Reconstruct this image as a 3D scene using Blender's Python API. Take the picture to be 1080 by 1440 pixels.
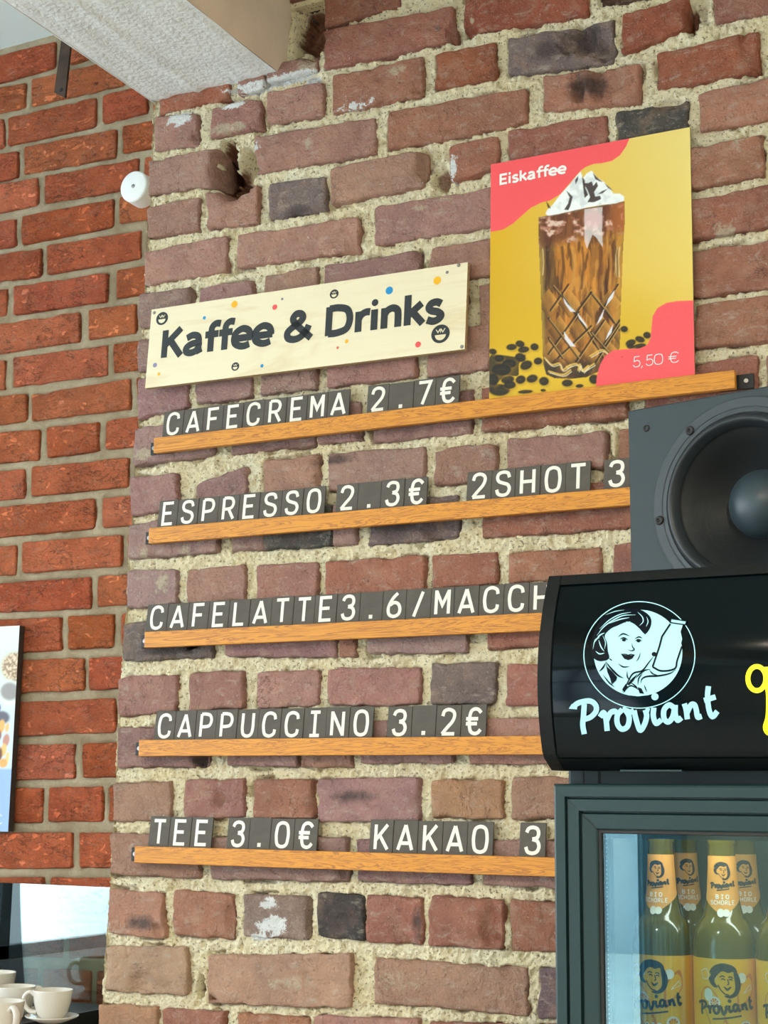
import bpy, bmesh, math, random
import numpy as np
from mathutils import Matrix, Vector

for o in list(bpy.data.objects):
    bpy.data.objects.remove(o)
SC = bpy.context.scene
COL = SC.collection
random.seed(7)

# ------------------------------------------------------------------ camera
FPX = 2180.0
CAMZ = 1.6
RW = np.array([[0.88911733, -0.07497332, -0.45149681],      # world X (along the menu wall)
               [0.45757045, 0.16712948, 0.87332526],        # world Y (into the wall)
               [0.00998233, -0.98308023, 0.1829033]])       # world Z, all in camera axes (right, down, forward)
CAMD = 2.302915
cd = bpy.data.cameras.new('camera')
cam = bpy.data.objects.new('camera', cd)
COL.objects.link(cam)
m = Matrix.Identity(4)
for i in range(3):
    m[i][0] = RW[i, 0]; m[i][1] = -RW[i, 1]; m[i][2] = -RW[i, 2]
m[0][3] = 0.0; m[1][3] = -CAMD; m[2][3] = CAMZ
cam.matrix_world = m
cd.sensor_fit = 'VERTICAL'; cd.sensor_height = 36.0; cd.lens = FPX / 1440 * 36.0
cd.clip_start = 0.02
SC.camera = cam

# ------------------------------------------------------------------ world, light, exposure
SC.view_settings.view_transform = 'Standard'
SC.view_settings.look = 'None'
SC.view_settings.gamma = 1.0
SC.view_settings.use_curve_mapping = False
SC.view_settings.exposure = 0.16
W = bpy.data.worlds.new('world'); SC.world = W; W.use_nodes = True
nt = W.node_tree; nt.nodes.clear()
wo = nt.nodes.new('ShaderNodeOutputWorld'); bg = nt.nodes.new('ShaderNodeBackground')
tc = nt.nodes.new('ShaderNodeTexCoord'); sx = nt.nodes.new('ShaderNodeSeparateXYZ'); rp = nt.nodes.new('ShaderNodeValToRGB')
nz = nt.nodes.new('ShaderNodeTexNoise'); nz.inputs['Scale'].default_value = 2.5; nz.inputs['Detail'].default_value = 4
mx = nt.nodes.new('ShaderNodeMix'); mx.data_type = 'RGBA'
rp.color_ramp.elements[0].position = 0.0; rp.color_ramp.elements[0].color = (0.80, 0.92, 1.0, 1)
rp.color_ramp.elements[1].position = 0.6; rp.color_ramp.elements[1].color = (0.55, 0.78, 1.0, 1)
nt.links.new(tc.outputs['Generated'], sx.inputs[0]); nt.links.new(sx.outputs['Z'], rp.inputs[0])
nt.links.new(tc.outputs['Generated'], nz.inputs['Vector'])
nt.links.new(nz.outputs['Fac'], mx.inputs[0]); nt.links.new(rp.outputs[0], mx.inputs[6]); mx.inputs[7].default_value = (1, 1, 1, 1)
nt.links.new(mx.outputs[2], bg.inputs[0]); bg.inputs[1].default_value = 6.6
nt.links.new(bg.outputs[0], wo.inputs[0])

WIN_X = -5.0            # left-hand window wall
BACK_Y = -6.5           # window wall behind the camera
WIN1 = (-5.6, -0.3, 0.85, 3.1)     # y0 y1 z0 z1
WIN2 = (-4.4, -2.10, 0.25, 3.1)     # x0 x1 z0 z1

def area(name, loc, rot, sx_, sy_, power=0, portal=False, color=(1, 1, 1)):
    l = bpy.data.lights.new(name, 'AREA'); l.shape = 'RECTANGLE'; l.size = sx_; l.size_y = sy_
    l.energy = power; l.color = color
    if portal: l.cycles.is_portal = True
    o = bpy.data.objects.new(name, l); COL.objects.link(o); o.location = loc; o.rotation_euler = rot
    return o
area('window_daylight', (WIN_X - 0.05, (WIN1[0] + WIN1[1]) / 2, (WIN1[2] + WIN1[3]) / 2), (math.pi / 2, 0, -math.pi / 2), WIN1[1] - WIN1[0], WIN1[3] - WIN1[2], portal=True)
area('window_daylight', ((WIN2[0] + WIN2[1]) / 2, BACK_Y - 0.05, (WIN2[2] + WIN2[3]) / 2), (math.pi / 2, 0, 0), WIN2[1] - WIN2[0], WIN2[3] - WIN2[2], portal=True)
# warm ceiling lamps of the shop, well behind the camera
for lx, ly in ((-0.9, -3.6), (0.7, -3.0)):
    area('ceiling_lamp_light', (lx, ly, 3.05), (0, 0, 0), 0.22, 0.22, power=66, color=(1.0, 0.86, 0.66))

# ------------------------------------------------------------------ helpers
def P(px, py, Y=0.0):
    """pixel of the photograph -> point on the plane y = Y"""
    r = RW @ np.array([px - 540.0, py - 720.0, FPX])
    t = (Y + CAMD) / r[1]
    return np.array([r[0] * t, Y, CAMZ + r[2] * t])

def Pv(px, py, Y):
    px = np.asarray(px, float); py = np.asarray(py, float)
    v = np.stack([px - 540.0, py - 720.0, np.full_like(px, FPX)], -1) @ RW.T
    t = (Y + CAMD) / v[..., 1]
    return v[..., 0] * t, CAMZ + v[..., 2] * t

def proj(p):
    v = (np.asarray(p, float) - np.array([0, -CAMD, CAMZ])) @ RW
    return 540 + FPX * v[..., 0] / v[..., 2], 720 + FPX * v[..., 1] / v[..., 2]

def Pplane(px, py, o, n):
    r = RW @ np.array([px - 540.0, py - 720.0, FPX])
    c = np.array([0, -CAMD, CAMZ])
    return c + r * (np.dot(o - c, n) / np.dot(r, n))

def h2(ix, iy, s):
    ix = ix.astype(np.int64); iy = iy.astype(np.int64)
    h = (ix * 374761393 + iy * 668265263 + s * 1442695041) & 0xffffffff
    h = ((h ^ (h >> 13)) * 1274126177) & 0xffffffff
    return ((h ^ (h >> 16)) & 0xffff) / 65535.0
def vn(x, y, s=0):
    x = np.asarray(x, float); y = np.asarray(y, float)
    ix = np.floor(x); iy = np.floor(y); fx = x - ix; fy = y - iy
    fx = fx * fx * (3 - 2 * fx); fy = fy * fy * (3 - 2 * fy)
    a = h2(ix, iy, s); b = h2(ix + 1, iy, s); c = h2(ix, iy + 1, s); d = h2(ix + 1, iy + 1, s)
    return (a + (b - a) * fx) * (1 - fy) + (c + (d - c) * fx) * fy
def fbm(x, y, s=0, o=3):
    t = 0; a = 1; n = 0
    for k in range(o):
        t = t + a * vn(x * 2 ** k, y * 2 ** k, s + k * 17); n += a; a *= 0.5
    return t / n * 2 - 1
def sstep(a, b, x):
    t = np.clip((x - a) / (b - a), 0, 1); return t * t * (3 - 2 * t)

def srgb(r, g, b):
    f = lambda c: (c / 12.92 if c <= 0.04045 else ((c + 0.055) / 1.055) ** 2.4)
    return (f(r / 255), f(g / 255), f(b / 255), 1)

def link(name, me, mat=None, parent=None, smooth=False):
    o = bpy.data.objects.new(name, me); COL.objects.link(o)
    if mat is not None and len(me.materials) == 0: me.materials.append(mat)
    if parent is not None: o.parent = parent
    if smooth:
        me.polygons.foreach_set('use_smooth', [True] * len(me.polygons))
    return o
def mesh(name, vs, fs, mat=None, parent=None, smooth=False):
    me = bpy.data.meshes.new(name)
    me.from_pydata([tuple(map(float, v)) for v in vs], [], fs); me.update()
    return link(name, me, mat, parent, smooth)
def empty(name, label=None, cat=None, group=None, loc=(0, 0, 0), kind=None):
    o = bpy.data.objects.new(name, None); COL.objects.link(o); o.location = loc; o.empty_display_size = 0.05
    return tag(o, label, cat, group, kind)
def tag(o, label=None, cat=None, group=None, kind=None):
    if label: o['label'] = label
    if cat: o['category'] = cat
    if group: o['group'] = group
    if kind: o['kind'] = kind
    return o
def setparent(o, p):
    o.parent = p; o.matrix_parent_inverse = Matrix.Translation(p.location).inverted() if p.parent is None else Matrix.Identity(4)

class MB:
    def __init__(s): s.v = []; s.f = []
    def add(s, vs, fs):
        k = len(s.v); s.v += [tuple(map(float, v)) for v in vs]; s.f += [tuple(i + k for i in f) for f in fs]; return s
    def box(s, x0, x1, y0, y1, z0, z1, b=0.0):
        """box, chamfered by b"""
        if b <= 0:
            vs = [(x, y, z) for x in (x0, x1) for y in (y0, y1) for z in (z0, z1)]
            fs = [(0, 1, 3, 2), (4, 6, 7, 5), (0, 4, 5, 1), (2, 3, 7, 6), (0, 2, 6, 4), (1, 5, 7, 3)]
            return s.add(vs, fs)
        bm = bmesh.new(); bmesh.ops.create_cube(bm, size=1)
        for v in bm.verts:
            v.co = ((x0 + x1) / 2 + v.co.x * (x1 - x0), (y0 + y1) / 2 + v.co.y * (y1 - y0), (z0 + z1) / 2 + v.co.z * (z1 - z0))
        bmesh.ops.bevel(bm, geom=list(bm.edges), offset=b, segments=2, affect='EDGES', profile=0.6)
        bm.verts.index_update()
        s.add([v.co for v in bm.verts], [[v.index for v in f.verts] for f in bm.faces]); bm.free(); return s
    def lathe(s, prof, n=32, c=(0, 0, 0), axis='z'):
        """profile (r, h) turned round an axis"""
        vs = []; fs = []
        for r, h in prof:
            for k in range(n):
                a = 2 * math.pi * k / n
                if axis == 'z': vs.append((c[0] + r * math.cos(a), c[1] + r * math.sin(a), c[2] + h))
                else: vs.append((c[0] + r * math.cos(a), c[1] + h, c[2] + r * math.sin(a)))
        for i in range(len(prof) - 1):
            for k in range(n):
                a = i * n + k; b = i * n + (k + 1) % n
                fs.append((a, b, b + n, a + n) if axis == 'z' else (a, a + n, b + n, b))
        return s.add(vs, fs)
    def build(s, name, mat=None, parent=None, smooth=False): return mesh(name, s.v, s.f, mat, parent, smooth)

def auto_smooth(o, deg=40):
    me = o.data
    bm = bmesh.new(); bm.from_mesh(me)
    for f in bm.faces: f.smooth = True
    for e in bm.edges:
        if len(e.link_faces) == 2 and e.calc_face_angle(0) > math.radians(deg): e.smooth = False
    bm.to_mesh(me); bm.free()

# ------------------------------------------------------------------ materials
def mat(name, col=(0.5, 0.5, 0.5, 1), rough=0.6, metal=0.0, bump=0.0, bscale=200, var=0.0, vscale=20, spec=0.5, emit=None, es=1.0, trans=0, ior=1.45, coat=0, bdist=0.001):
    M = bpy.data.materials.new(name); M.use_nodes = True
    n = M.node_tree.nodes; l = M.node_tree.links; b = n['Principled BSDF']
    b.inputs['Base Color'].default_value = col; b.inputs['Roughness'].default_value = rough; b.inputs['Metallic'].default_value = metal
    b.inputs['Specular IOR Level'].default_value = spec; b.inputs['Transmission Weight'].default_value = trans; b.inputs['IOR'].default_value = ior
    b.inputs['Coat Weight'].default_value = coat
    if emit: b.inputs['Emission Color'].default_value = emit; b.inputs['Emission Strength'].default_value = es
    t = n.new('ShaderNodeTexCoord')
    if var:
        z = n.new('ShaderNodeTexNoise'); z.inputs['Scale'].default_value = vscale; z.inputs['Detail'].default_value = 5
        l.new(t.outputs['Object'], z.inputs['Vector'])
        h = n.new('ShaderNodeHueSaturation'); h.inputs['Color'].default_value = col
        mr = n.new('ShaderNodeMapRange'); mr.inputs[3].default_value = 1 - var; mr.inputs[4].default_value = 1 + var
        mr.inputs[1].default_value = 0.3; mr.inputs[2].default_value = 0.7
        l.new(z.outputs['Fac'], mr.inputs[0]); l.new(mr.outputs[0], h.inputs['Value']); l.new(h.outputs[0], b.inputs['Base Color'])
    if bump:
        z = n.new('ShaderNodeTexNoise'); z.inputs['Scale'].default_value = bscale; z.inputs['Detail'].default_value = 4
        l.new(t.outputs['Object'], z.inputs['Vector'])
        u = n.new('ShaderNodeBump'); u.inputs['Strength'].default_value = bump; u.inputs['Distance'].default_value = bdist
        l.new(z.outputs['Fac'], u.inputs['Height']); l.new(u.outputs[0], b.inputs['Normal'])
    return M

class N:
    """tiny node-graph helper"""
    def __init__(s, M): s.M = M; s.t = M.node_tree; s.n = s.t.nodes; s.l = s.t.links; s.b = s.n['Principled BSDF']
    def new(s, ty, **k):
        x = s.n.new(ty)
        for a, v in k.items():
            if hasattr(x, a): setattr(x, a, v)
            else: x.inputs[a.replace('_', ' ')].default_value = v
        return x
    def noise(s, vec, scale, detail=4, rough=0.55, dist=0.0):
        z = s.n.new('ShaderNodeTexNoise'); z.inputs['Scale'].default_value = scale; z.inputs['Detail'].default_value = detail
        z.inputs['Roughness'].default_value = rough; z.inputs['Distortion'].default_value = dist
        s.l.new(vec, z.inputs['Vector']); return z.outputs['Fac']
    def mapping(s, vec, scale):
        z = s.n.new('ShaderNodeMapping'); z.inputs['Scale'].default_value = scale; s.l.new(vec, z.inputs['Vector']); return z.outputs[0]
    def rng(s, v, a, b, c=0.0, d=1.0):
        z = s.n.new('ShaderNodeMapRange'); s.l.new(v, z.inputs[0])
        for i, q in enumerate((a, b, c, d)): z.inputs[i + 1].default_value = q
        return z.outputs[0]
    def math(s, op, a, b=None):
        z = s.n.new('ShaderNodeMath'); z.operation = op
        for i, q in enumerate((a, b)):
            if q is None: continue
            if isinstance(q, (int, float)): z.inputs[i].default_value = q
            else: s.l.new(q, z.inputs[i])
        return z.outputs[0]
    def mix(s, f, a, b, blend='MIX'):
        z = s.n.new('ShaderNodeMix'); z.data_type = 'RGBA'; z.blend_type = blend
        for i, q in ((0, f), (6, a), (7, b)):
            if isinstance(q, (int, float, tuple)): z.inputs[i].default_value = q
            else: s.l.new(q, z.inputs[i])
        return z.outputs[2]
    def bump(s, h, strength, dist, prev=None):
        z = s.n.new('ShaderNodeBump'); z.inputs['Strength'].default_value = strength; z.inputs['Distance'].default_value = dist
        s.l.new(h, z.inputs['Height'])
        if prev is not None: s.l.new(prev, z.inputs['Normal'])
        return z.outputs[0]

def brick_mat(name, old=True):
    M = bpy.data.materials.new(name); M.use_nodes = True; g = N(M)
    oi = g.new('ShaderNodeObjectInfo'); tcn = g.new('ShaderNodeTexCoord'); v = tcn.outputs['Object']
    add = g.new('ShaderNodeVectorMath', operation='ADD'); g.l.new(v, add.inputs[0])
    cmb = g.new('ShaderNodeCombineXYZ'); g.l.new(g.math('MULTIPLY', oi.outputs['Random'], 31.0), cmb.inputs[0]); g.l.new(cmb.outputs[0], add.inputs[1])
    v = add.outputs[0]
    c = oi.outputs['Color']
    big = g.noise(v, 11 if old else 14, 6, 0.65)
    fine = g.noise(v, 120, 4, 0.7)
    c = g.mix(g.rng(big, 0.35, 0.68), c, g.mix(1.0, c, (0.74, 0.74, 0.80, 1) if old else (0.66, 0.60, 0.58, 1), 'MULTIPLY'))
    c = g.mix(g.rng(g.noise(v, 26, 5, 0.65), 0.50, 0.72, 0, 0.5 if old else 0.4), c, (0.47, 0.30, 0.215, 1) if old else (0.56, 0.22, 0.11, 1))
    c = g.mix(g.rng(fine, 0.58, 0.76, 0, 0.55 if old else 0.45), c, g.mix(1.0, c, (0.34, 0.28, 0.26, 1), 'MULTIPLY'))
    # lime bloom and pale scuffs
    sc = g.noise(g.mapping(v, (1, 1, 2.2)), 34, 6, 0.72, 0.6)
    c = g.mix(g.rng(sc, 0.54, 0.72, 0, 0.6 if old else 0.3), c, (0.56, 0.47, 0.38, 1))
    sp_ = g.noise(v, 300, 2, 0.5); c = g.mix(g.rng(sp_, 0.66, 0.74, 0, 0.55), c, (0.62, 0.54, 0.45, 1))
    if old:
        pl = g.new('ShaderNodeAttribute', attribute_name='pale'); dk = g.new('ShaderNodeAttribute', attribute_name='dark'); wt = g.new('ShaderNodeAttribute', attribute_name='paint')
        edge = g.noise(v, 60, 7, 0.8, 0.5)
        def thr(a, lo=0.50, hi=0.66, top=1.0): return g.rng(g.math('ADD', a.outputs['Fac'], g.math('MULTIPLY', g.math('SUBTRACT', edge, 0.5), 3.2)), lo, hi, 0, top)
        c = g.mix(thr(pl, .5, .9, .75), c, (0.55, 0.47, 0.33, 1))
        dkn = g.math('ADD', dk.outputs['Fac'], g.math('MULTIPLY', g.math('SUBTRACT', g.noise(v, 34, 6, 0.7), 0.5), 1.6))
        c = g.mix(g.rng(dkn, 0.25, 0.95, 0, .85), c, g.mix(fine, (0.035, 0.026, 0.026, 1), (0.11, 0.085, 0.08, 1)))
        c = g.mix(thr(wt), c, (0.78, 0.80, 0.78, 1))
    g.l.new(c, g.b.inputs['Base Color'])
    g.b.inputs['Roughness'].default_value = 0.78 if old else 0.85
    g.b.inputs['Specular IOR Level'].default_value = 0.35 if old else 0.2
    if old:
        ck = g.math('ABSOLUTE', g.math('SUBTRACT', g.noise(v, 12, 6, 0.62, 0.5), 0.5))
        ckm = g.math('MULTIPLY', g.rng(ck, 0.0, 0.008, 1, 0), g.rng(g.noise(v, 8, 3, 0.5), 0.52, 0.60))
        n0 = g.bump(ckm, -1.0, 0.006)
        n1 = g.bump(g.noise(v, 42, 7, 0.66, 0.4), 1.0, 0.014, n0)
        c = g.mix(g.math('MULTIPLY', ckm, 0.7), c, (0.07, 0.035, 0.028, 1)); g.l.new(c, g.b.inputs['Base Color'])
        n2 = g.bump(fine, 1.0, 0.0042, n1)
        n2 = g.bump(g.noise(v, 420, 3, 0.6), 0.8, 0.0010, n2)
    else:
        # drag-wire faced stock: deep ragged cracks running along the brick
        cr = g.noise(g.mapping(v, (1, 1, 1.9)), 26, 8, 0.74, 0.5)
        n1 = g.bump(g.rng(cr, 0.28, 0.60), 1.0, 0.016)
        ck = g.math('ABSOLUTE', g.math('SUBTRACT', g.noise(g.mapping(v, (1, 1, 2.4)), 19, 8, 0.7, 0.3), 0.5))
        ckm = g.math('MULTIPLY', g.rng(ck, 0.0, 0.022, 1, 0), g.rng(g.noise(v, 13, 3, 0.5), 0.44, 0.56))
        n1 = g.bump(ckm, -1.0, 0.010, n1)
        n2 = g.bump(g.noise(v, 160, 5, 0.7), 1.0, 0.004, n1)
        cc = g.mix(g.rng(cr, 0.41, 0.33, 0, 0.75), c, (0.11, 0.03, 0.018, 1)); cc = g.mix(g.math('MULTIPLY', ckm, 0.8), cc, (0.06, 0.018, 0.012, 1)); g.l.new(cc, g.b.inputs['Base Color'])
    g.l.new(n2, g.b.inputs['Normal'])
    return M

def mortar_mat(name, c1, c2, pits=True):
    M = bpy.data.materials.new(name); M.use_nodes = True; g = N(M)
    v = g.new('ShaderNodeTexCoord').outputs['Object']
    f = g.noise(v, 150, 5, 0.7); b_ = g.noise(v, 12, 4, 0.6)
    c = g.mix(g.rng(b_, 0.35, 0.65), c1, c2)
    vo = g.new('ShaderNodeTexVoronoi'); vo.inputs['Scale'].default_value = 190; g.l.new(v, vo.inputs['Vector'])
    grain = g.noise(v, 420, 3, 0.8)
    c = g.mix(g.rng(grain, 0.55, 0.75, 0, 0.5), c, g.mix(1.0, c, (0.45, 0.38, 0.28, 1), 'MULTIPLY'))
    if pits:
        pt = g.noise(v, 210, 2, 0.5)
        c = g.mix(g.rng(pt, 0.60, 0.68, 0, 0.75), c, (0.20, 0.14, 0.075, 1))
        wt = g.new('ShaderNodeAttribute', attribute_name='paint'); dk = g.new('ShaderNodeAttribute', attribute_name='dark')
        edge = g.noise(v, 60, 7, 0.8, 0.5)
        thr = lambda a: g.rng(g.math('ADD', a.outputs['Fac'], g.math('MULTIPLY', g.math('SUBTRACT', edge, 0.5), 3.0)), 0.50, 0.66)
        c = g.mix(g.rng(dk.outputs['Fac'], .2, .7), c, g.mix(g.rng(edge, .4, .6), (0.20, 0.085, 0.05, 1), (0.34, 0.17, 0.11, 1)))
        c = g.mix(thr(wt), c, (0.78, 0.80, 0.78, 1))
    g.l.new(c, g.b.inputs['Base Color']); g.b.inputs['Roughness'].default_value = 0.95; g.b.inputs['Specular IOR Level'].default_value = 0.1
    n = g.bump(f, 1.0, 0.006 if pits else 0.004)
    if pits: n = g.bump(g.noise(v, 210, 2, 0.5), -1.0, 0.004, n)
    n = g.bump(grain, 1.0, 0.0018, n)
    g.l.new(n, g.b.inputs['Normal'])
    return M

def wood_mat(name, c1, c2, scale=(2.2, 30, 30), rough=0.45, wave=1.0, d=2.2):
    M = bpy.data.materials.new(name); M.use_nodes = True; g = N(M)
    v = g.new('ShaderNodeTexCoord').outputs['Object']
    oi = g.new('ShaderNodeObjectInfo')
    add = g.new('ShaderNodeVectorMath', operation='ADD'); g.l.new(v, add.inputs[0])
    cmb = g.new('ShaderNodeCombineXYZ'); g.l.new(g.math('MULTIPLY', oi.outputs['Random'], 7.0), cmb.inputs[0]); g.l.new(cmb.outputs[0], add.inputs[1])
    mv = g.mapping(add.outputs[0], scale)
    a = g.noise(mv, 1.6, 5, 0.6, d)
    ring = g.math('FRACT', g.math('MULTIPLY', a, 9.0 * wave))
    ring = g.rng(g.math('ABSOLUTE', g.math('SUBTRACT', ring, 0.5)), 0.0, 0.5)
    fib = g.noise(g.mapping(add.outputs[0], (scale[0] * 6, scale[1] * 14, scale[2] * 14)), 1.0, 4, 0.7)
    c = g.mix(g.rng(ring, 0.45, 1.0, 0, 0.9), c1, c2)
    c = g.mix(g.rng(fib, 0.5, 0.8, 0, 0.45), c, c2)
    g.l.new(c, g.b.inputs['Base Color']); g.b.inputs['Roughness'].default_value = rough
    g.l.new(g.bump(fib, 0.25, 0.0004), g.b.inputs['Normal'])
    return M

def glass_mat(name, tint=(1, 1, 1, 1), refl=1.0):
    """thin pane: mirror reflection by angle over clear transmission"""
    M = bpy.data.materials.new(name); M.use_nodes = True; t = M.node_tree; n = t.nodes; l = t.links; n.clear()
    o = n.new('ShaderNodeOutputMaterial'); mix = n.new('ShaderNodeMixShader'); tr = n.new('ShaderNodeBsdfTransparent'); gl = n.new('ShaderNodeBsdfGlossy')
    tr.inputs[0].default_value = tint; gl.inputs['Roughness'].default_value = 0.006; gl.inputs[0].default_value = (tint[0] * .9, 1, 1, 1)
    fr = n.new('ShaderNodeFresnel'); fr.inputs[0].default_value = 1.55
    mu = n.new('ShaderNodeMath'); mu.operation = 'MULTIPLY'; mu.inputs[1].default_value = refl; mu.use_clamp = True
    l.new(fr.outputs[0], mu.inputs[0]); l.new(mu.outputs[0], mix.inputs[0]); l.new(tr.outputs[0], mix.inputs[1]); l.new(gl.outputs[0], mix.inputs[2])
    l.new(mix.outputs[0], o.inputs[0]); return M

def vcol_mat(name, rough=0.4, spec=0.3):
    M = bpy.data.materials.new(name); M.use_nodes = True; g = N(M)
    a = g.new('ShaderNodeAttribute', attribute_name='print'); v = g.new('ShaderNodeTexCoord').outputs['Object']
    sp = g.noise(v, 900, 2, 0.5)
    c = g.mix(g.rng(sp, 0.4, 0.7, 0, 0.025), a.outputs['Color'], (1, 1, 1, 1))
    g.l.new(c, g.b.inputs['Base Color']); g.b.inputs['Roughness'].default_value = rough; g.b.inputs['Specular IOR Level'].default_value = spec
    return M

M_OLD = brick_mat('old_brick_surface', True)
M_RED = brick_mat('red_brick_surface', False)
M_MORT = mortar_mat('lime_mortar', srgb(255, 248, 216), srgb(250, 236, 194))
M_MORT2 = mortar_mat('grey_brown_mortar', srgb(190, 174, 146), srgb(158, 140, 112), False)
M_OAK = wood_mat('oiled_oak', srgb(216, 144, 34), srgb(158, 88, 14))
M_PLY = wood_mat('birch_plywood', srgb(232, 222, 188), srgb(222, 206, 166), (1.2, 9, 9), 0.55, 0.35, 1.0)
M_PLYEDGE = mat('plywood_edge', srgb(176, 146, 104), 0.7, var=0.25, vscale=300)
M_TILE = mat('charcoal_tile', srgb(88, 83, 76), 0.75, bump=0.35, bscale=350, var=0.12, vscale=40)
M_TLET = mat('tile_letter_white', srgb(236, 234, 222), 0.6, var=0.04, vscale=90)
M_INK = mat('charcoal_print', srgb(42, 46, 48), 0.55, var=0.1, vscale=60)
M_BLK = mat('black_metal', srgb(44, 44, 44), 0.5, 0.4, bump=0.2, bscale=300)
M_WHITEPLA = mat('white_plastic', srgb(238, 240, 238), 0.35, var=0.02)
M_WPAINT = mat('white_painted_concrete', srgb(232, 238, 238), 0.75, bump=1.0, bscale=110, var=0.06, vscale=18, bdist=0.004)
M_BEAMSHADE = mat('beam_side_shaded', srgb(216, 198, 176), 0.8, bump=0.4, bscale=40, var=0.08, vscale=9, bdist=0.003)  # shaded tone of the white beam's side, put into its colour
M_PORC = mat('white_porcelain', srgb(222, 216, 204), 0.12, var=0.02, coat=0.5)
M_STEEL = mat('brushed_steel', srgb(150, 146, 140), 0.35, 0.9, var=0.06, vscale=80)
M_RUST = mat('rusty_iron', srgb(74, 58, 48), 0.7, 0.3, bump=0.4, bscale=150, var=0.3, vscale=30)
def flat(name, r, g_, b, rough=0.5): return mat(name, srgb(r, g_, b), rough, var=0.03, vscale=60)
# ------------------------------------------------------------------ strokes and glyphs
def smooth(pts, n=6, closed=False):
    p = [np.array(q, float) for q in pts]; out = []
    k = len(p)
    rngk = range(k) if closed else range(k - 1)
    for i in rngk:
        if closed: a, b, c, d = p[(i - 1) % k], p[i], p[(i + 1) % k], p[(i + 2) % k]
        else:
            b, c = p[i], p[i + 1]; a = p[i - 1] if i else 2 * b - c; d = p[i + 2] if i + 2 < k else 2 * c - b
        for j in range(n):
            t = j / n
            out.append(0.5 * ((2 * b) + (c - a) * t + (2 * a - 5 * b + 4 * c - d) * t * t + (3 * b - 3 * c + d - a) * t ** 3))
    if not closed: out.append(p[-1])
    return out
def ribbon(pts, w, closed=False, taper=False):
    """2-D centreline -> (verts, quads) of a stroke of half width w"""
    p = [np.array(q, float) for q in pts]; q = [p[0]]
    for a in p[1:]:
        if np.hypot(*(a - q[-1])) > 1e-9: q.append(a)
    p = q; n = len(p); L = []; Rr = []
    for i in range(n):
        if closed: t0 = p[i] - p[i - 1]; t1 = p[(i + 1) % n] - p[i]
        else: t0 = p[i] - p[max(i - 1, 0)]; t1 = p[min(i + 1, n - 1)] - p[i]
        if np.hypot(*t0) < 1e-9: t0 = t1
        if np.hypot(*t1) < 1e-9: t1 = t0
        t0 = t0 / np.hypot(*t0); t1 = t1 / np.hypot(*t1); s = t0 + t1
        if np.hypot(*s) < 1e-6: s = t0
        s = s / np.hypot(*s); nn = np.array([-s[1], s[0]]); k = 1 / max(0.45, abs(np.dot(nn, np.array([-t1[1], t1[0]]))))
        ww = w * k
        if taper: ww *= max(0.12, math.sin(math.pi * min(max(i / (n - 1), 0.04), 0.96)) ** 0.7)
        L.append(p[i] + nn * ww); Rr.append(p[i] - nn * ww)
    vs = []
    for a, b in zip(L, Rr): vs += [a, b]
    fs = [(2 * i, 2 * i + 1, 2 * i + 3, 2 * i + 2) for i in range(n - 1)]
    if closed: fs.append((2 * n - 2, 2 * n - 1, 1, 0))
    return vs, fs
def ell(cx, cy, rx, ry, n=28, a0=0, a1=360):
    full = abs(a1 - a0) >= 360
    m_ = n if full else n + 1
    return [(cx + rx * math.cos(math.radians(a0 + (a1 - a0) * i / n)), cy + ry * math.sin(math.radians(a0 + (a1 - a0) * i / n))) for i in range(m_)]

class Dec:
    """flat print: 2-D shapes carried onto a surface by fn(u, v, lift) -> xyz"""
    def __init__(s, fn): s.fn = fn; s.v = []; s.f = []; s.k = 0
    def _add(s, vs, fs, lift):
        k = len(s.v); s.v += [s.fn(a[0], a[1], lift) for a in vs]; s.f += [tuple(i + k for i in f) for f in fs]
    def line(s, pts, w, closed=False, sm=False, lift=0.0, taper=False, n=6):
        if sm: pts = smooth(pts, n, closed)
        vs, fs = ribbon(pts, w, closed, taper); s._add(vs, fs, lift); return s
    def poly(s, pts, lift=0.0, sm=False):
        if sm: pts = smooth(pts, 4, True)
        bm = bmesh.new(); vv = [bm.verts.new((a[0], a[1], 0)) for a in pts]
        f = bm.faces.new(vv); bmesh.ops.triangulate(bm, faces=[f]); bm.verts.index_update()
        s._add([v.co for v in bm.verts], [tuple(v.index for v in g.verts) for g in bm.faces], lift); bm.free(); return s
    def dot(s, cx, cy, r, ry=None, lift=0.0, n=24): return s.poly(ell(cx, cy, r, ry or r, n), lift)
    def build(s, name, m_, parent):
        me = bpy.data.meshes.new(name); me.from_pydata([tuple(map(float, v)) for v in s.v], [], s.f); me.update()
        # face towards the camera side (print always faces the room)
        return link(name, me, m_, parent)

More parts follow.
